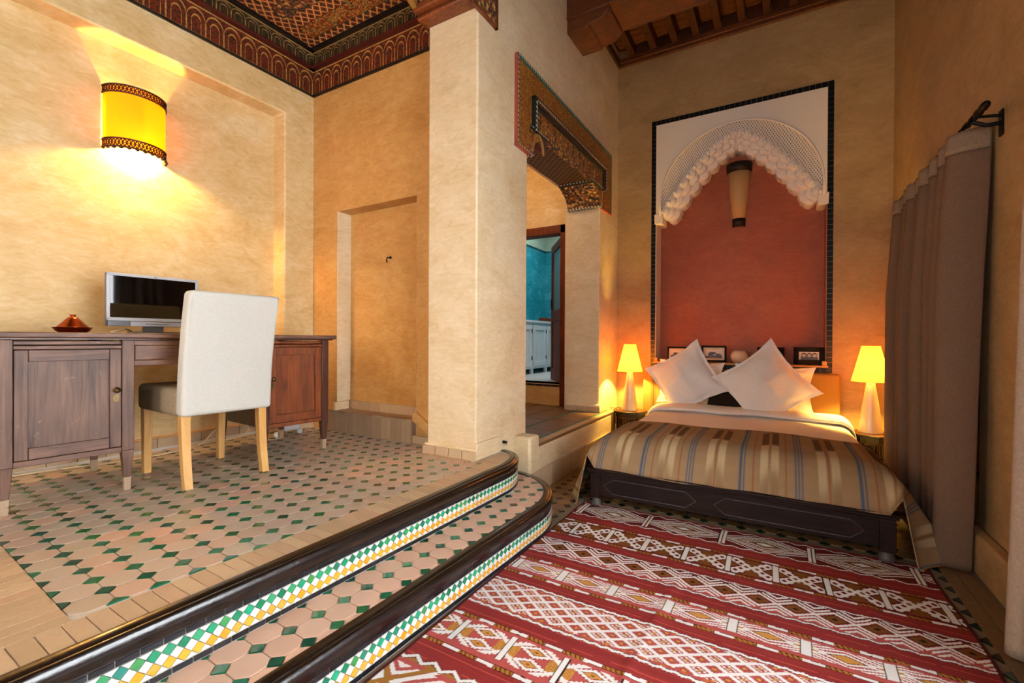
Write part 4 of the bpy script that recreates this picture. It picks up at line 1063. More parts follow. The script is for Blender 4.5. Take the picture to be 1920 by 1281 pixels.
# blanket
NU, NV = 330, 84
SL, SR = -1.30, 1.34
def blanket_pt(u, v):
    s = SL+(SR-SL)*u
    y = 2.985+v*.845+.008*math.sin(s*6)
    x, z = bed_surface(s, y, .034)
    hw = .80
    side = max(0, abs(s)-hw)
    if side > 0:
        k = min(1, side/.45)
        e = min(1, v/.20); e = e*e*(3-2*e)
        out = (-.035+.17*e-.05*max(0, v-.25)) if s > 0 else (-.03+.10*e-.02*max(0, v-.25))
        x += (1 if s > 0 else -1)*k*out+.016*k*math.sin(v*31+1)*e
        y += k*(-.012*(1-e))+.02*k*math.sin(v*9)*e
        z = max(z, .014+.006*math.sin(v*20))
    if side == 0 or True:
        zz = front_round(y if side == 0 else max(y, 3.0), z)
        f = max(0, 1-side/.12)
        z = zz*f+z*(1-f)
    z += .004*math.sin(s*8+v*6)*(1 if side == 0 else 0)
    return (x, y, z)
b = MB().grid(blanket_pt, NU, NV)
bl = b.build('striped_blanket', M['vcol_blanket'], smooth=True)
cols = []
TAN, BLUE, CRM, BRW, RST = c3('a98a66'), c3('46627c'), c3('d2ba92'), c3('5a3f2a'), c3('9a6242')
CELLW = .292; X00 = -1.065
for j in range(NV+1):
    v = j/NV
    for i in range(NU+1):
        s = SL+(SR-SL)*i/NU; X_ = s-.30
        f = (X_-X00)/CELLW; q = f-math.floor(f)
        col = TAN*(.93+.10*math.sin(v*90+s*3)*.3+.05*math.sin(v*17))
        if v > .72: col = col*(.93+.07*math.sin(v*160))
        d = (q-.0 if q < .5 else q-1)*CELLW
        for k in (-.0135, 0, .0135):
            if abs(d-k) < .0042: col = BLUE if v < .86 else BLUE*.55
        for k in (-.062, .062):
            if abs(d-k) < .0022: col = RST
        e_ = (q-.5)*CELLW
        if .010 < abs(e_) < .050:
            w = .03*math.sin(s*40)
            t = (v+w)
            kk = 1/(1+math.exp(-(t-.44)*70))*(1-.5/(1+math.exp(-(t-.92)*50)))          # brown near the upper edge
            k2 = 1/(1+math.exp((t-.07)*60))            # and at the hem
            k3 = .25*math.exp(-((t-.32)/.05)**2)
            col = CRM*(1-kk)*(1-k2)*(1-k3)+BRW*(kk)+TAN*.75*k2*(1-kk)+TAN*k3*(1-kk)*(1-k2)
        if abs(e_) < .003: col = RST
        cols.append((*col, 1))
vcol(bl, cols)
s_ = bl.modifiers.new('solid', 'SOLIDIFY'); s_.thickness = .006; s_.offset = 1
tag(bl, 'tan wool blanket with blue, cream and brown stripes over the foot of the bed', 'blanket')
# headboard
hb = rbox(-1.352, .505, 5.285, 5.405, .12, .838, .03, 'headboard', M['headboard']); tag(hb, 'ochre striped upholstered headboard below the niche', 'headboard')
# pillows
def pillow(name, w, h, t, flange, mat):
    n_ = 40
    def fn(side):
        def g(u, v):
            a, c = u*2-1, v*2-1
            W_, H_ = w/2, h/2; fw = flange
            ka = max(0, 1-abs(a)*W_/(W_-fw)) if W_ else 0; kc = max(0, 1-abs(c)*H_/(H_-fw))
            th = t*(max(0, ka)**.55)*(max(0, kc)**.55)
            pin = 1-.13*(1-abs(c)**2)*(abs(a)**3); pin2 = 1-.13*(1-abs(a)**2)*(abs(c)**3)
            wr = .005*math.sin(a*5+c*3+w*9)+.004*math.sin(c*9-a*4)+.003*math.sin(a*13+c*7+h*20)*(1-abs(c))
            edge_ = .006*math.sin(a*17)*(abs(c) > .93)+.006*math.sin(c*15)*(abs(a) > .93)
            return (a*W_*pin, side*(th*.5+.0015)+wr+edge_, c*H_*pin2)
        return g
    b = MB().grid(fn(-1), n_, n_); b.grid(fn(1), n_, n_)
    return b.build(name, mat, smooth=True)
def put_pillow(o, loc, inplane, tilt, yaw=0):
    o.matrix_world = Matrix.Translation(loc) @ Matrix.Rotation(yaw, 4, 'Z') @ Matrix.Rotation(tilt, 4, 'X') @ Matrix.Rotation(inplane, 4, 'Y')
    mw = o.matrix_world.copy(); mi = mw.inverted()                # squash what would sink into the bed
    for v in o.data.vertices:
        w = mw @ v.co
        if w.z < .475: w.y -= (.475-w.z)*.15; w.z = .475-(.475-w.z)*.06; v.co = mi @ w
p = pillow('pillow', .625, .625, .27, .045, M['cotton']); put_pillow(p, (-.83, 4.95, .757), math.radians(57), math.radians(-14), math.radians(-3)); tag(p, 'white flanged pillow tipped on its corner, beside the left lamp', 'pillow', 'white bed pillows')
p = pillow('pillow', .65, .65, .27, .045, M['cotton']); put_pillow(p, (-.112, 4.83, .745), math.radians(52), math.radians(-16), math.radians(4)); tag(p, 'white flanged pillow tipped on its corner, lapping in front of its neighbour', 'pillow', 'white bed pillows')
p = pillow('pillow', .66, .48, .15, .04, M['cotton']); put_pillow(p, (-.82, 5.15, .70), math.radians(2), math.radians(-12)); tag(p, 'white pillow upright against the headboard behind the left pillow', 'pillow', 'white bed pillows')
p = pillow('pillow', .70, .46, .15, .04, M['cotton']); put_pillow(p, (-.05, 5.15, .69), math.radians(2), math.radians(-12)); tag(p, 'white pillow upright against the headboard behind the right pillow', 'pillow', 'white bed pillows')
p = pillow('cushion', .40, .34, .12, .01, M['darkcush']); put_pillow(p, (-.44, 5.02, .60), 0, math.radians(-25)); tag(p, 'dark brown cushion showing between the white pillows', 'cushion')

# ---------------- photographs and bowl on the niche ledge
def photo(kind, w, h):
    nx_, ny_ = 28, 20; cols = []
    for j in range(ny_+1):
        for i in range(nx_+1):
            u, v = i/nx_, j/ny_
            g = .62+.2*v if kind != 'trio' else .55
            def blob(cx, cy, rx, ry): return ((u-cx)/rx)**2+((v-cy)/ry)**2 < 1
            if kind == 'harbour':
                if v < .35+.05*math.sin(u*20): g = .12
                if blob(.32, .5, .16, .22) or blob(.7, .45, .14, .2): g = .06
                if blob(.5, .6, .06, .1): g = .3
            if kind == 'car':
                if v < .28: g = .1
                if blob(.42, .45, .26, .28): g = .05
                if blob(.72, .35, .22, .18): g = .08
                if blob(.55, .38, .10, .08): g = .6
            if kind == 'one':
                if blob(.5, .3, .36, .4): g = .05
                if blob(.5, .55, .17, .24): g = .5
                if blob(.5, .75, .2, .14): g = .03
            if kind == 'trio':
                for cx in (.25, .52, .78):
                    if blob(cx, .15, .17, .38): g = .05
                    if blob(cx, .60, .13, .28): g = .03
                    if blob(cx, .52, .085, .2): g = .42
            cols.append((g*1.0, g*.93, g*.84, 1))
    b = MB().grid(lambda u, v: ((u-.5)*w, 0, (v-.5)*h), nx_, ny_); return b, cols
def picture(name, label, x, w, h, frame, matw, kind, frw, mat, yaw=0):
    t = thing(name, label, 'picture frame', (x, YB+.085, .9135), yaw, 'framed photographs on the niche ledge')
    tl = math.radians(-9)
    def T(o): o.rotation_euler = (tl, 0, 0); o.location = (0, 0, h/2*math.cos(tl)+.004); return o
    f_ = MB().box(-w/2, w/2, -.009, .009, -h/2, -h/2+frw).box(-w/2, w/2, -.009, .009, h/2-frw, h/2).box(-w/2, -w/2+frw, -.009, .009, -h/2, h/2).box(w/2-frw, w/2, -.009, .009, -h/2, h/2)
    T(f_.build('frame', mat, t, bev=.002)); T(MB().box(-w/2+.004, w/2-.004, -.002, .007, -h/2+.004, h/2-.004).build('mat_board', M['mat'], t))
    b, c_ = photo(kind, w-2*frw-2*matw, h-2*frw-2*matw); b.v = [(a, -.0032, q) for a, _, q in b.v]
    o = T(b.build('photograph', M['vcol_photo'], t)); vcol(o, c_)
    st_ = MB().box(-.02, .02, .01, .06, .0, .005).build('stand', mat, t)
picture('picture_frame', 'black framed harbour-like photograph at the left end of the ledge', -1.005, .24, .165, 0, .022, 'harbour', .020, M['black_frame'])
picture('picture_frame', 'black framed photograph tilted beside the cream bowl', -.625, .255, .18, 0, .022, 'car', .020, M['black_frame'], .12)
picture('picture_frame', 'dark brown frame half hidden behind the right pillow', -.075, .25, .17, 0, .0, 'one', .048, M['brown_frame'])
picture('picture_frame', 'dark brown frame with a photograph of three people, right end of the ledge', .262, .265, .175, 0, .0, 'trio', .047, M['brown_frame'], -.05)
for o in bpy.data.objects:
    if o.name.startswith('picture_frame') and 'harbour' in o.get('label', ''): o['label'] = 'black framed photograph with a cream mat at the left end of the ledge'
bw = MB().lathe([(.0, 0), (.05, .002), (.075, .025), (.088, .06), (.086, .09), (.068, .122), (.05, .135), (.047, .132), (.05, .12), (0, .115)], 28, (-.372, YB+.10, .9135), cap=False)
tag(bw.build('round_bowl', M['ceramic'], smooth=True), 'round cream ceramic tealight bowl on the niche ledge', 'bowl')
tag(rbox(-1.195, -1.125, YB+.005, YB+.055, .9135, .938, .006, 'small_box', M['ceramic']), 'small pale box at the left end of the niche ledge', 'box')

# ---------------- unlit sconce in the niche
ns = thing('niche_sconce', 'unlit tapering parchment wall lamp with dark trim in the red niche', 'wall lamp', (-.395, YB+ND, 2.42))
def half_cone(r0, z0, r1, z1, th=.004, d=1.0, seg=22):
    b = MB(); vs = []
    for r_, z_ in ((r0, z0), (r1, z1), (r1-th, z1), (r0-th, z0)):
        for i in range(seg+1):
            a = PI+PI*i/seg; vs.append((r_*math.cos(a), r_*math.sin(a)*d, z_))
    n_ = seg+1; fs = []
    for k in range(4):
        for i in range(seg): fs.append((k*n_+i, k*n_+i+1, ((k+1) % 4)*n_+i+1, ((k+1) % 4)*n_+i))
    return b.add(vs, fs)
half_cone(.066, .085, .122, .63).build('shade', M['parchment'], ns, smooth=True)
M['darktrim'] = plain('dark_pierced_metal', hx('1d120a'), .5, .4, bump=.6, bscale=120)
half_cone(.126, .60, .133, .70).build('top_trim', M['darktrim'], ns, smooth=True); half_cone(.064, .0, .069, .09).build('bottom_trim', M['darktrim'], ns, smooth=True)

# ---------------- lit sconce over the desk
SY, SZ0, SZ1, SRd = 1.36, 2.37, 2.775, .168
sc = thing('wall_sconce', 'glowing yellow parchment half-drum wall lamp above the desk', 'wall lamp', (XP, SY, SZ0))
def half_drum(r_, z0, z1, th=.003, seg=40):
    b = MB(); vs = []; 
    for rr, zz in ((r_, z0), (r_, z1), (r_-th, z1), (r_-th, z0)):
        for i in range(seg+1):
            a = -PI/2+PI*i/seg; vs.append((rr*math.cos(a)*.95+.004, rr*math.sin(a), zz))
    n_ = seg+1; fs = []
    for k in range(4):
        for i in range(seg): fs.append((k*n_+i, k*n_+i+1, ((k+1) % 4)*n_+i+1, ((k+1) % 4)*n_+i))
    return b.add(vs, fs)
half_drum(SRd, 0, SZ1-SZ0).build('shade', M['shade_wall'], sc, smooth=True, angle=60)
# pierced trims: real openwork made of rings and crossing bars
def pierced(z0, z1, r_, nm, scallop):
    b = MB(); 
    for z, rr in ((z0, .0055), (z1, .0055), ((z0+z1)/2, .0028)):
        b.tube([(r_*math.cos(a)*.95+.004, r_*math.sin(a), z) for a in [-PI/2+PI*i/40 for i in range(41)]], rr, 6)
    n_ = 26
    for i in range(n_):
        for sg in (1, -1):
            a0 = -PI/2+PI*(i+.5-.5*sg)/n_; a1 = -PI/2+PI*(i+.5+.5*sg)/n_
            b.tube([(r_*math.cos(a)*.95+.004, r_*math.sin(a), z) for a, z in ((a0, z0), ((a0+a1)/2, (z0+z1)/2+.004*sg), (a1, z1))], .0034, 5)
    if scallop:
        for i in range(13):
            a = -PI/2+PI*(i+.5)/13; b.lathe([(0, -.014), (.011, -.008), (.013, 0), (.0, .01)], 8, (r_*math.cos(a)*.95+.004, r_*math.sin(a), z0-.004), cap=False)
    b.build(nm, plain('pierced_dark_metal', hx('3a2410'), .45, .5), sc)
pierced(SZ1-SZ0-.048, SZ1-SZ0-.002, SRd+.003, 'top_trim', False); pierced(.008, .06, SRd+.003, 'bottom_trim', True)
MB().box(0, .02, -.04, .04, .10, .22).build('back_plate', M['brass'], sc); 
MB().tube([(.02, 0, .16), (.07, 0, .16), (.075, 0, .13)], .008, 8).build('arm', M['brass'], sc)
MB().lathe([(0, -.05), (.02, -.042), (.028, -.02), (.02, .01), (.012, .03)], 14, (.075, 0, .11), cap=False).build('bulb', M['bulb'], sc, smooth=True)
point('sconce_light', (XP+.075, SY, SZ0+.06), 60, (1, .57, .17), .024)

# ---------------- desk
desk = thing('writing_desk', 'worn brown double pedestal wooden desk', 'desk', (-2.805, 2.165, ZU), math.radians(-4.4))
DH, DD = .815, .62
def dp(mb, nm, mat, bev=.003, **k): return mb.build(nm, mat, desk, bev=bev, **k)
dp(MB().box(-DD-.02, .025, -1.66, .05, DH-.026, DH), 'desk_top', M['oldwood_h'], .006)
dp(MB().box(-DD-.0, .010, -1.64, .03, DH-.036, DH-.026), 'top_molding', M['desk_dark'], .003)
peds = [(-1.60, -1.12, M['oldwood'], M['oldwood_h'], M['oldwood']), (-.475, 0, M['desk_dark'], M['redwood'], M['redwood'])]
for y0, y1, legm, railm, panm in peds:
    left = y0 < -1
    for ya, yb_ in ((y0, y0+.05), (y1-.05, y1)):
        for xa in (-.045, -DD+.0):
            lg = dp(MB().box(xa, xa+.045, ya, yb_, .21, DH-.036), 'leg', legm)
            dp(MB().frustum(xa+.010, xa+.036, ya+.010, yb_-.010, .07, xa, xa+.045, ya, yb_, .21), 'leg_taper', legm, .002).parent = desk
            MB().frustum(xa+.013, xa+.033, ya+.012, yb_-.012, 0, xa+.010, xa+.036, ya+.010, yb_-.010, .07).build('worn_foot', M['worn_foot'], lg)
    dp(MB().box(-.040, -.006, y0+.05, y1-.05, .205, .232), 'bottom_rail', railm)
    dp(MB().box(-.036, -.004, y0+.05, y1-.05, .735, .752), 'slide_rail', railm)
    dp(MB().box(-.5, -.012, y0+.052, y1-.052, .756, .774), 'pull_out_slide', railm)
    for ya in (y0+.006, y1-.018): dp(MB().box(-DD+.04, -.04, ya, ya+.012, .215, DH-.04), 'side_panel', legm)
    dp(MB().box(-DD+.01, -DD+.022, y0+.05, y1-.05, .215, DH-.04), 'back_panel', legm)
    dp(MB().box(-DD+.03, -.04, y0+.03, y1-.03, .215, .228), 'floor_panel', legm)
    # door
    dr = bpy.data.objects.new('door', None); COL.objects.link(dr); dr.parent = desk; dr.location = (-.026, y0+.052, .235)
    w_ = y1-y0-.104; h_ = .497; s1, s2 = .046, .052
    for (a0, a1, z0, z1, mm) in ((0, s1, 0, h_, panm), (w_-s1, w_, 0, h_, panm), (s1, w_-s1, 0, s2, railm), (s1, w_-s1, h_-s2, h_, railm)):
        MB().box(0, .022, a0+.001, a1-.0005, z0, z1).build('door_frame', mm, dr, bev=.002)
    MB().box(0, .008, s1, w_-s1, s2, h_-s2).build('door_panel', panm, dr)
    ky = w_-.022 if left else .020
    MB().lathe([(.006, 0), (.006, .012), (.013, .016), (.015, .022), (.010, .028), (0, .03)], 16, (.022, ky, h_*.585), axis='x', cap=False).build('knob', M['brass'], dr, smooth=True)
    MB().prism([(ky+.012*math.cos(a), h_*.50+.019*math.sin(a)) for a in [2*PI*i/16 for i in range(16)]], 'x', .022, .0245).build('keyhole_plate', M['brass'], dr)
    MB().prism([(ky+.0025*math.cos(a), h_*.50+.008*math.sin(a)) for a in [2*PI*i/8 for i in range(8)]], 'x', .0245, .0252).build('keyhole', M['dkmold'], dr)
dp(MB().box(-.036, -.008, -1.12, -.475, .752, .779), 'kneehole_rail', M['oldwood_h'])
dp(MB().box(-.034, -.012, -1.115, -.48, .675, .750), 'drawer_front', M['oldwood_h'])
dp(MB().box(-.040, -.008, -1.12, -.475, .645, .672), 'drawer_apron', M['oldwood_h'])
dp(MB().box(-.5, -.034, -1.10, -.50, .68, .745), 'drawer_box', M['desk_dark'])

# ---------------- chair
ch = thing('dining_chair', 'high-backed chair in off-white canvas with honey wooden legs at the desk', 'chair', (-2.935, 1.405, ZU), math.radians(-2.5))
def back_fn(u, v):
    return None
def chair_back():
    b = bmesh.new(); bmesh.ops.create_cube(b, size=1)
    for v in b.verts: v.co = (v.co.x*.085, v.co.y*.468, .38+(v.co.z+.5)*.655)
    bmesh.ops.subdivide_edges(b, edges=[e for e in b.edges if abs(e.verts[0].co.z-e.verts[1].co.z) > .3], cuts=8)
    bmesh.ops.bevel(b, geom=[e for e in b.edges if e.calc_face_angle(0) > .5], offset=.022, segments=4, profile=.5, affect='EDGES')
    for v in b.verts:
        t = (v.co.z-.38)/.655
        v.co.x += .262+.085*t*t*1.0+.01*t - .0
        v.co.y *= 1.0+.0*t
        k = 1-(2*v.co.y/.468)**2
        v.co.x += .008*k*(1 if v.co.x > .262+.085*t*t+.01*t else -1)
    me = bpy.data.meshes.new('backrest'); b.to_mesh(me); b.free(); me.materials.append(M['canvas']); me.shade_smooth(); me.set_sharp_from_angle(angle=math.radians(60))
    o = bpy.data.objects.new('backrest', me); COL.objects.link(o); o.parent = ch; return o
chair_back()
st_ = rbox(-.285, .25, -.235, .235, .375, .525, .035, 'seat', M['seat_fabric']); st_.parent = ch
for y in (-.222, .178):
    MB().frustum(-.268, -.228, y+.004, y+.040, 0, -.272, -.224, y, y+.045, .385).build('leg', M['chairleg'], ch, bev=.003)
    b = MB(); segs = 6; vs = []; fs = []
    for i in range(segs+1):
        t = i/segs; z = .40*(1-t); dx = .075*t*t*0+.02*t-.03*math.sin(PI*t*.5)*0; xx = .235+.0*t; 
        xx = .240+.045*t*t; hwx = .024-.004*t; y0, y1 = y+.003*t, y+.045-.003*t
        vs += [(xx-hwx, y0, z), (xx+hwx, y0, z), (xx+hwx, y1, z), (xx-hwx, y1, z)]
    for i in range(segs):
        for k in range(4): fs.append((i*4+k, i*4+(k+1) % 4, (i+1)*4+(k+1) % 4, (i+1)*4+k))
    fs += [(0, 1, 2, 3), tuple(segs*4+k for k in range(4))]
    b.add(vs, fs).build('leg', M['chairleg'], ch, bev=.003)
for y in (-.222, .222):
    MB().tube([(.262+.085*t*t+.01*t+.036, y, .40+.60*t) for t in [i/10 for i in range(11)]], .0022, 5).build('seam', M['canvas'], ch)

# ---------------- monitor
mo = thing('computer_monitor', 'silver flat monitor with a dark glossy screen on the desk', 'monitor', (-3.33, 1.31, ZU+DH), math.radians(-4.5))
mw, mz0, mz1 = .465, .045, .356
MB().box(-.03, .0, -mw/2, mw/2, mz0, mz1).build('housing', M['silver_dark'], mo, bev=.006)
bz = .017
MB().box(0, .012, -mw/2, mw/2, mz1-bz, mz1).box(0, .012, -mw/2, -mw/2+bz, mz0+.03, mz1).box(0, .012, mw/2-bz, mw/2, mz0+.03, mz1).box(0, .012, -mw/2, mw/2, mz0+.03, mz0+.05).build('bezel', M['silver'], mo, bev=.003)
MB().box(.001, .006, -mw/2+bz, mw/2-bz, mz0+.05, mz1-bz).build('screen', M['screen'], mo)
sbp = MB().box(.002, .014, -mw/2+.005, mw/2-.005, mz0, mz0+.028).build('speaker_bar', M['silver'], mo, bev=.003)
MB().box(.002, .0155, -mw/2+.005, -mw/2+.11, mz0+.001, mz0+.027).build('bar_end', M['silver_dark'], sbp)
for k in range(30): MB().box(.0142, .0150, -.05+.004*k, -.0475+.004*k, mz0+.012, mz0+.017).build('grille_slot', M['silver_dark'], sbp)
MB().box(-.05, -.01, -.05, .05, .0, .12).build('neck', M['silver_dark'], mo, bev=.006)
MB().box(-.10, .07, -.11, .11, 0, .012).build('foot', M['silver_dark'], mo, bev=.004)
def text(s_, size, mat, parent, loc, rot):
    cu = bpy.data.curves.new('lettering', 'FONT'); cu.body = s_; cu.size = size; cu.align_x = 'CENTER'; cu.align_y = 'CENTER'; cu.extrude = .0002
    to = bpy.data.objects.new('tmp_text', cu); COL.objects.link(to); bpy.context.view_layer.update()
    me = bpy.data.meshes.new_from_object(to.evaluated_get(bpy.context.evaluated_depsgraph_get())); bpy.data.objects.remove(to)
    me.materials.append(mat); o = bpy.data.objects.new('lettering', me); COL.objects.link(o); o.parent = parent; o.location = loc; o.rotation_euler = rot; return o
text('hp', .015, M['dkmold'], mo, (.0128, .0, mz1-bz/2+.001), (PI/2, 0, PI/2))
cb = MB().tube([(-3.36, 1.20, 1.19), (-3.32, 1.17, 1.20), (-3.28, 1.14, 1.205), (-3.25, 1.10, 1.19), (-3.22, 1.06, 1.181)], .006, 6); tag(cb.build('monitor_cable', M['cord'], smooth=True), 'tan cable curling under the monitor on the desk', 'cable')

# ---------------- copper dish
tg = thing('copper_dish', 'small copper dish with a conical lid on the desk', 'dish', (-3.32, .928, ZU+DH)); tg.scale = (.69, .69, .92)
MB().lathe([(0, 0), (.075, 0), (.10, .012), (.118, .032), (.121, .034), (.112, .034), (.09, .02), (0, .018)], 36, cap=False).build('tray', M['copper'], tg, smooth=True, angle=40)
lid = MB().lathe([(.098, .030), (.098, .035), (.07, .058), (.04, .084), (.027, .094), (0, .096)], 36, cap=False).build('lid', M['copper'], tg, smooth=True, angle=40)
MB().lathe([(.016, .094), (.015, .099), (.021, .103), (.021, .108), (.012, .111), (0, .111)], 20, cap=False).build('finial', M['copper'], lid, smooth=True)

# ---------------- heater and its cord
ht = thing('oil_heater', 'small white finned electric heater on the floor behind the desk', 'heater', (-3.52, 2.275, ZU), math.radians(-90))
for k in range(6): MB().box(-.065, .065, -.18+.042*k, -.166+.042*k, .055, .36).build('fin', M['white_enamel'], ht, bev=.006)
for z in (.10, .32): MB().tube([(0, -.18, z), (0, .06, z)], .02, 10).build('oil_pipe', M['white_enamel'], ht, smooth=True)
MB().box(-.07, .07, .055, .145, .05, .37).build('control_box', M['white_enamel'], ht, bev=.016)
for y in (-.14, .08):
    MB().tube([(-.09, y, .03), (-.06, y, .055), (.06, y, .055), (.10, y, .03)], .012, 8).build('foot_bar', M['white_enamel'], ht, smooth=True)
    for x in (-.10, .10): MB().lathe([(0, -.012), (.022, -.012), (.024, 0), (.022, .012), (0, .012)], 14, (x, y, .024), axis='y', cap=False).build('caster', M['white_enamel'], ht, smooth=True)
pts = [(-3.70, .75, .372), (-3.66, .95, .372), (-3.58, 1.2, .37), (-3.56, 1.45, .372), (-3.62, 1.7, .375), (-3.66, 1.82, .45), (-3.62, 1.95, .50), (-3.57, 2.02, .46), (-3.58, 1.99, .40), (-3.64, 1.88, .372), (-3.68, 1.7, .37)]
def smooth_path(pts, n_=8):
    out = []; P = [Vector(p) for p in pts]
    for i in range(len(P)-1):
        p0, p1, p2, p3 = P[max(i-1, 0)], P[i], P[i+1], P[min(i+2, len(P)-1)]
        for k in range(n_):
            t = k/n_; out.append(.5*((2*p1)+(-p0+p2)*t+(2*p0-5*p1+4*p2-p3)*t*t+(-p0+3*p1-3*p2+p3)*t**3))
    out.append(P[-1]); return out
tag(MB().tube(smooth_path(pts), .0055, 6).build('power_cord', M['cord'], smooth=True), 'beige power cord looping on the floor under the desk', 'cable')
# hook on the blind niche wall
tag(MB().tube([(-2.795, YD+.139, 1.83), (-2.795, YD+.10, 1.825), (-2.795, YD+.092, 1.80), (-2.795, YD+.10, 1.785)], .005, 6).lathe([(0, -.004), (.012, -.004), (.012, .002), (0, .002)], 10, (-2.795, YD+.137, 1.83), axis='y', cap=False).build('wall_hook', M['iron'], smooth=True), 'tiny dark hook on the ochre blind niche wall', 'hook')

# ---------------- bedside tables and lamps
def bedside(label, x, y, r_, zt, rot=PI/8):
    t = thing('bedside_table', label, 'table', (x, y, 0), rot, 'painted octagonal bedside tables')
    def oct_(r): return [(r*math.cos(2*PI*i/8+PI/8), r*math.sin(2*PI*i/8+PI/8)) for i in range(8)]
    MB().prism(oct_(r_), 'z', zt-.02, zt).build('table_top', M['nightwood'], t, bev=.004)
    MB().prism(oct_(r_*.93), 'z', zt-.001, zt+.002).build('top_inlay', wood('inlaid_brown_top', hx('4a2a12'), hx('7a4c22'), (20, 20, 4), .35), t)
    MB().prism(oct_(r_*.88), 'z', zt-.06, zt-.02).build('frieze', M['nightwood'], t)
    rb = r_*.84; ap = rb*math.cos(PI/8); sd = 2*rb*math.sin(PI/8)
    for i in range(8):
        pn = bpy.data.objects.new('side_panel', None); COL.objects.link(pn); pn.parent = t
        a = 2*PI*(i)/8+PI/4; pn.location = (ap*math.cos(a), ap*math.sin(a), 0); pn.rotation_euler = (0, 0, a-PI/2)
        w = sd/2; H_ = zt-.06
        MB().box(-w, -w+.022, -.01, .0, 0, H_).box(w-.022, w, -.01, .0, 0, H_).box(-w, w, -.01, 0, H_*.62, H_).prism([(-w+.022, H_*.62), (-w+.022, H_*.42), (-w*.3, H_*.56), (0, H_*.61), (w*.3, H_*.56), (w-.022, H_*.42), (w-.022, H_*.62)], 'y', -.01, 0).build('board', M['nightwood'], pn)
        f_ = lambda x0, x1, z0, z1: [(x0, .001, z0), (x1, .001, z0), (x1, .001, z1), (x0, .001, z1)]
        MB().tube(f_(-w+.03, w-.03, H_*.70, H_*.95), .002, 5, closed=True).tube(f_(-w+.006, w-.006, H_*.66, H_*.985), .0018, 5, closed=True).build('gold_line', M['goldpaint'], pn)
    return t
bedside('dark octagonal bedside table with gold lines, right of the bed by the curtain', .705, 4.86, .185, .378)
bedside('dark octagonal bedside table in the corner left of the bed', -1.435, 5.06, .195, .372)
def bedlamp(label, x, y, z):
    t = thing('bedside_lamp', label, 'table lamp', (x, y, z), 0, 'lit bedside lamps')
    MB().lathe([(0, 0), (.082, 0), (.086, .006), (.083, .02), (.058, .23), (.037, .38), (.033, .405), (.020, .41)], 32, cap=False).build('base', M['lampbase'], t, smooth=True, angle=40)
    MB().lathe([(.020, .405), (.032, .410), (.032, .418), (.024, .422), (.024, .44), (.030, .444), (.030, .450), (.016, .455), (.016, .50)], 20, cap=False).build('neck', M['white_enamel'], t, smooth=True, angle=40)
    sh_ = MB().lathe([(.136, .43), (.063, .735), (.061, .735), (.134, .43)], 40, cap=False).build('shade', M['shade_bed'], t, smooth=True, angle=40)
    MB().tube([(.1365*math.cos(a), .1365*math.sin(a), .431) for a in [2*PI*i/40 for i in range(40)]], .0025, 5, closed=True).tube([(.063*math.cos(a), .063*math.sin(a), .735) for a in [2*PI*i/30 for i in range(30)]], .0022, 5, closed=True).build('shade_rim', plain('ochre_rim', hx('a8741c'), .7) if 'ochre_rim' not in bpy.data.materials else bpy.data.materials['ochre_rim'], sh_)
    MB().lathe([(0, .50), (.014, .505), (.027, .545), (.024, .575), (0, .592)], 16, cap=False).build('bulb', M['bulb'], t, smooth=True)
    point('bedside_bulb_light', (x, y, z+.55), 95, (1, .66, .13), .022)
bedlamp('lit cone lamp with cream shade on the right bedside table', .672, 4.86, .3805)
bedlamp('lit cone lamp with cream shade on the left bedside table', -1.432, 5.04, .3745)
gl = thing('eyeglasses', 'folded dark eyeglasses on the left bedside table', 'eyeglasses', (-1.555, 4.93, .376), .5)
for x in (-.03, .03): MB().tube([(x+.024*math.cos(a), .006*math.sin(a), .018+.016*math.sin(a)) for a in [2*PI*i/16 for i in range(16)]], .0022, 5, closed=True).build('rim', M['iron'], gl)
MB().tube([(-.008, 0, .022), (0, 0, .026), (.008, 0, .022)], .002, 5).build('bridge', M['iron'], gl)
for x in (-.054, .054): MB().tube([(x, 0, .022), (x*.9, .05, .02), (x*.7, .12, .024)], .002, 5).build('temple', M['iron'], gl)

# ---------------- curtains and rod
rod = thing('curtain_rod', 'twisted black iron curtain rod on the window wall', 'curtain rod', (.80, 3.7, 2.235))
def rp(mb, nm, **k): return mb.build(nm, M['iron'], rod, world=True, **k)
tw = MB()
for ph in (0, PI):
    tw.tube([(.80+.008*math.cos(t*60+ph), 2.94+t*1.70, 2.226+.01*t+.008*math.sin(t*60+ph)) for t in [i/160 for i in range(161)]], .008, 6)
rp(tw, 'twisted_bar', smooth=True)
rp(MB().lathe([(.0, -.10), (.012, -.095), (.017, -.08), (.018, -.05), (.013, -.02), (.018, 0), (.018, .012), (.008, .02)], 14, (.80, 2.94, 2.226), axis='y', cap=False), 'finial', smooth=True)
rp(MB().lathe([(0, .05), (.014, .045), (.018, .02), (.01, 0)], 12, (.80, 4.64, 2.236), axis='y', cap=False), 'finial', smooth=True)
for y in (3.03, 4.60):
    rp(MB().tube([(.80, y, 2.215), (.85, y, 2.19), (XR, y, 2.19)], .009, 6).box(XR-.008, XR, y-.02, y+.02, 2.13, 2.25).tube([(.80, y, 2.24), (XR, y, 2.225)], .007, 6), 'bracket')
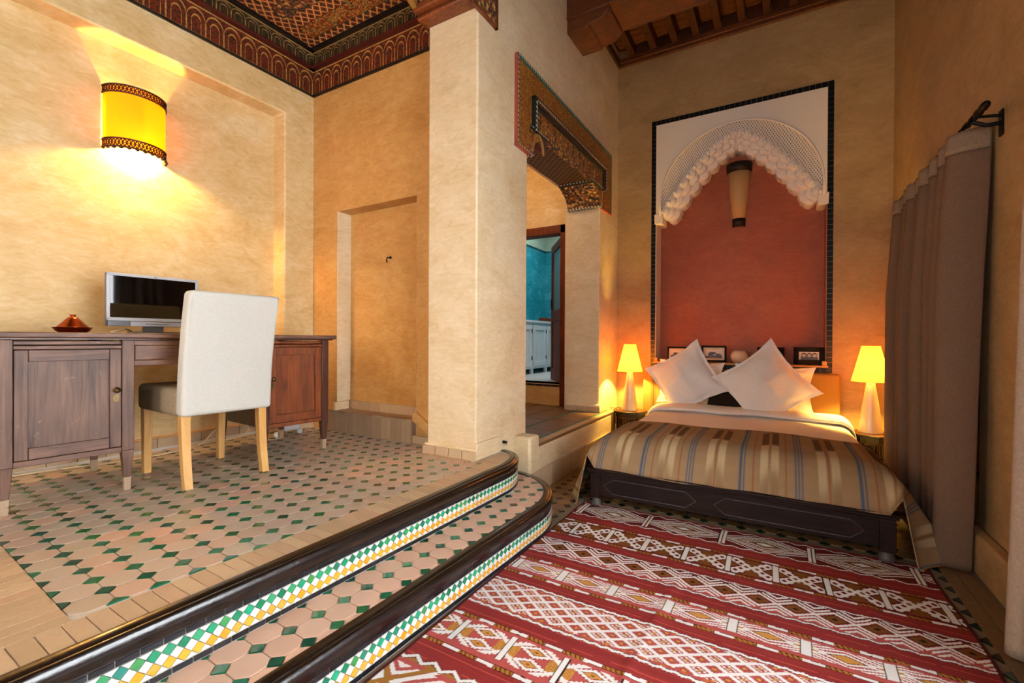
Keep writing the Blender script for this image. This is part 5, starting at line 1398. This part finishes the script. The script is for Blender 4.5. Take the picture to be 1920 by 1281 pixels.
def curtain(name, label, y0t, y1t, y0b, y1b, zt, zb, xc, amp, nf, mat, ret=0, seed=1, xb=None):
    rnd = random.Random(seed); ph = [rnd.uniform(0, 6) for _ in range(6)]
    xb_ = xc if xb is None else xb
    def fn(u, v):
        # u along width, v from top (0) to bottom (1)
        y = (y0t+(y1t-y0t)*u)*(1-v)+(y0b+(y1b-y0b)*u)*v
        A = amp*(.55+.45*min(1, v*3))
        w_ = u*nf*2*PI+1.5*math.sin(u*7+ph[0])+.9*math.sin(u*13+ph[4])*(.4+.6*v)+.5*v*math.sin(u*9+ph[1])
        A *= .65+.5*math.sin(u*11+ph[5])**2
        sn = math.sin(w_); x = xc*(1-v)+xb_*v + A*math.copysign(abs(sn)**.65, sn)+A*.35*math.sin(w_*2+ph[2]+v*1.5)
        x += ret*(1-v)*max(0, 1-u/.045)**1.5; y += A*.75*math.cos(w_)+.004*math.sin(v*9+ph[3])
        return (x, y, zt+(zb-zt)*v+.006*math.sin(w_)*(v < .02))
    t = thing(name, label, 'curtain', (xc, (y0t+y1t)/2, zb))
    o = MB().grid(lambda u, v: fn(u, .045+v*.955), 220, 60).build('cloth', mat, t, smooth=True, world=True)
    s_ = o.modifiers.new('solid', 'SOLIDIFY'); s_.thickness = .003
    o2 = MB().grid(lambda u, v: tuple(a+b_ for a, b_ in zip(fn(u, v*.048), (-.003, 0, 0))), 220, 4).build('heading_band', M['curtain_head'], t, smooth=True, world=True)
    s_ = o2.modifiers.new('solid', 'SOLIDIFY'); s_.thickness = .004
    hm = MB().grid(lambda u, v: tuple(a+b_ for a, b_ in zip(fn(u, .96+v*.04), (-.002, 0, 0))), 220, 2).build('hem', mat, t, smooth=True, world=True)
    return t
curtain('linen_curtain', 'taupe linen curtain hanging in folds over the far window', 3.10, 4.52, 3.08, 4.50, 2.215, .012, .795, .060, 9, M['curtain'], ret=.085, seed=3, xb=.765)
curtain('linen_curtain', 'pale linen curtain at the right edge beside the near window', 1.80, 2.30, 1.80, 2.44, 2.5, .012, .80, .034, 4, M['curtain_near'], seed=8, xb=.775)
rod2 = tag(MB().tube([(.80, .1, 2.515), (.80, 2.42, 2.515)], .011, 8).build('curtain_rod', M['iron'], smooth=True), 'straight black iron curtain rod above the near window', 'curtain rod')

# ---------------- brass floor stop
fs_o = MB().lathe([(0, 0), (.026, 0), (.028, .006), (.018, .010), (.015, .016), (.022, .022), (.024, .03), (.016, .036), (0, .037)], 20, cap=False).build('door_stop', plain('bright_brass', hx('a97f2c'), .25, 1), smooth=True)
fs_o.location = (.775, 2.215, .0055); tag(fs_o, 'round brass door stop on the floor by the pale curtain', 'door stop')

# ---------------- bathroom cabinet
bc = thing('vanity_cabinet', 'white painted vanity cabinet in the turquoise bathroom', 'cabinet', (-3.32, 6.6, DZB))
def cp(mb, nm, mat, **k): return mb.build(nm, mat, bc, world=True, **k)
cp(MB().box(-3.6, -3.32, 5.75, 7.28, DZB+.08, DZB+.80), 'carcass', M['whitepaint'], bev=.004); cp(MB().box(-3.6, -3.29, 5.72, 7.28, DZB+.80, DZB+.835), 'counter_top', M['marble'], bev=.006)
for y in (5.78, 6.27, 6.76): cp(MB().box(-3.36, -3.32, y, y+.05, DZB, DZB+.08), 'foot', M['whitepaint'])
for y0 in (5.79, 6.29, 6.79):
    d_ = bpy.data.objects.new('door', None); COL.objects.link(d_); d_.parent = bc; d_.location = (0, y0-6.6, .12)
    for (a0, a1, z0, z1) in ((0, .06, 0, .64), (.39, .45, 0, .64), (.06, .39, 0, .07), (.06, .39, .57, .64)): MB().box(0, .02, a0, a1, z0, z1).build('door_frame', M['whitepaint'], d_, bev=.003)
    MB().box(0, .008, .06, .39, .07, .57).build('door_panel', M['whitepaint'], d_)
    for z in (.1, .52): MB().box(.018, .026, .435, .455, z, z+.06).build('hinge', M['iron'], d_)
tag(MB().box(-3.45, -3.33, 6.75, 7.0, DZB+.836, DZB+.90).build('wooden_tray', M['doorwood'], bev=.006), 'dark wooden tray on the bathroom vanity', 'tray')
# unseen warm light added in the passage, with no lamp modelled
point('passage_added_light', (-2.75, 3.9, 3.0), 16, (1, .72, .42), .05)
bpy.context.view_layer.update()
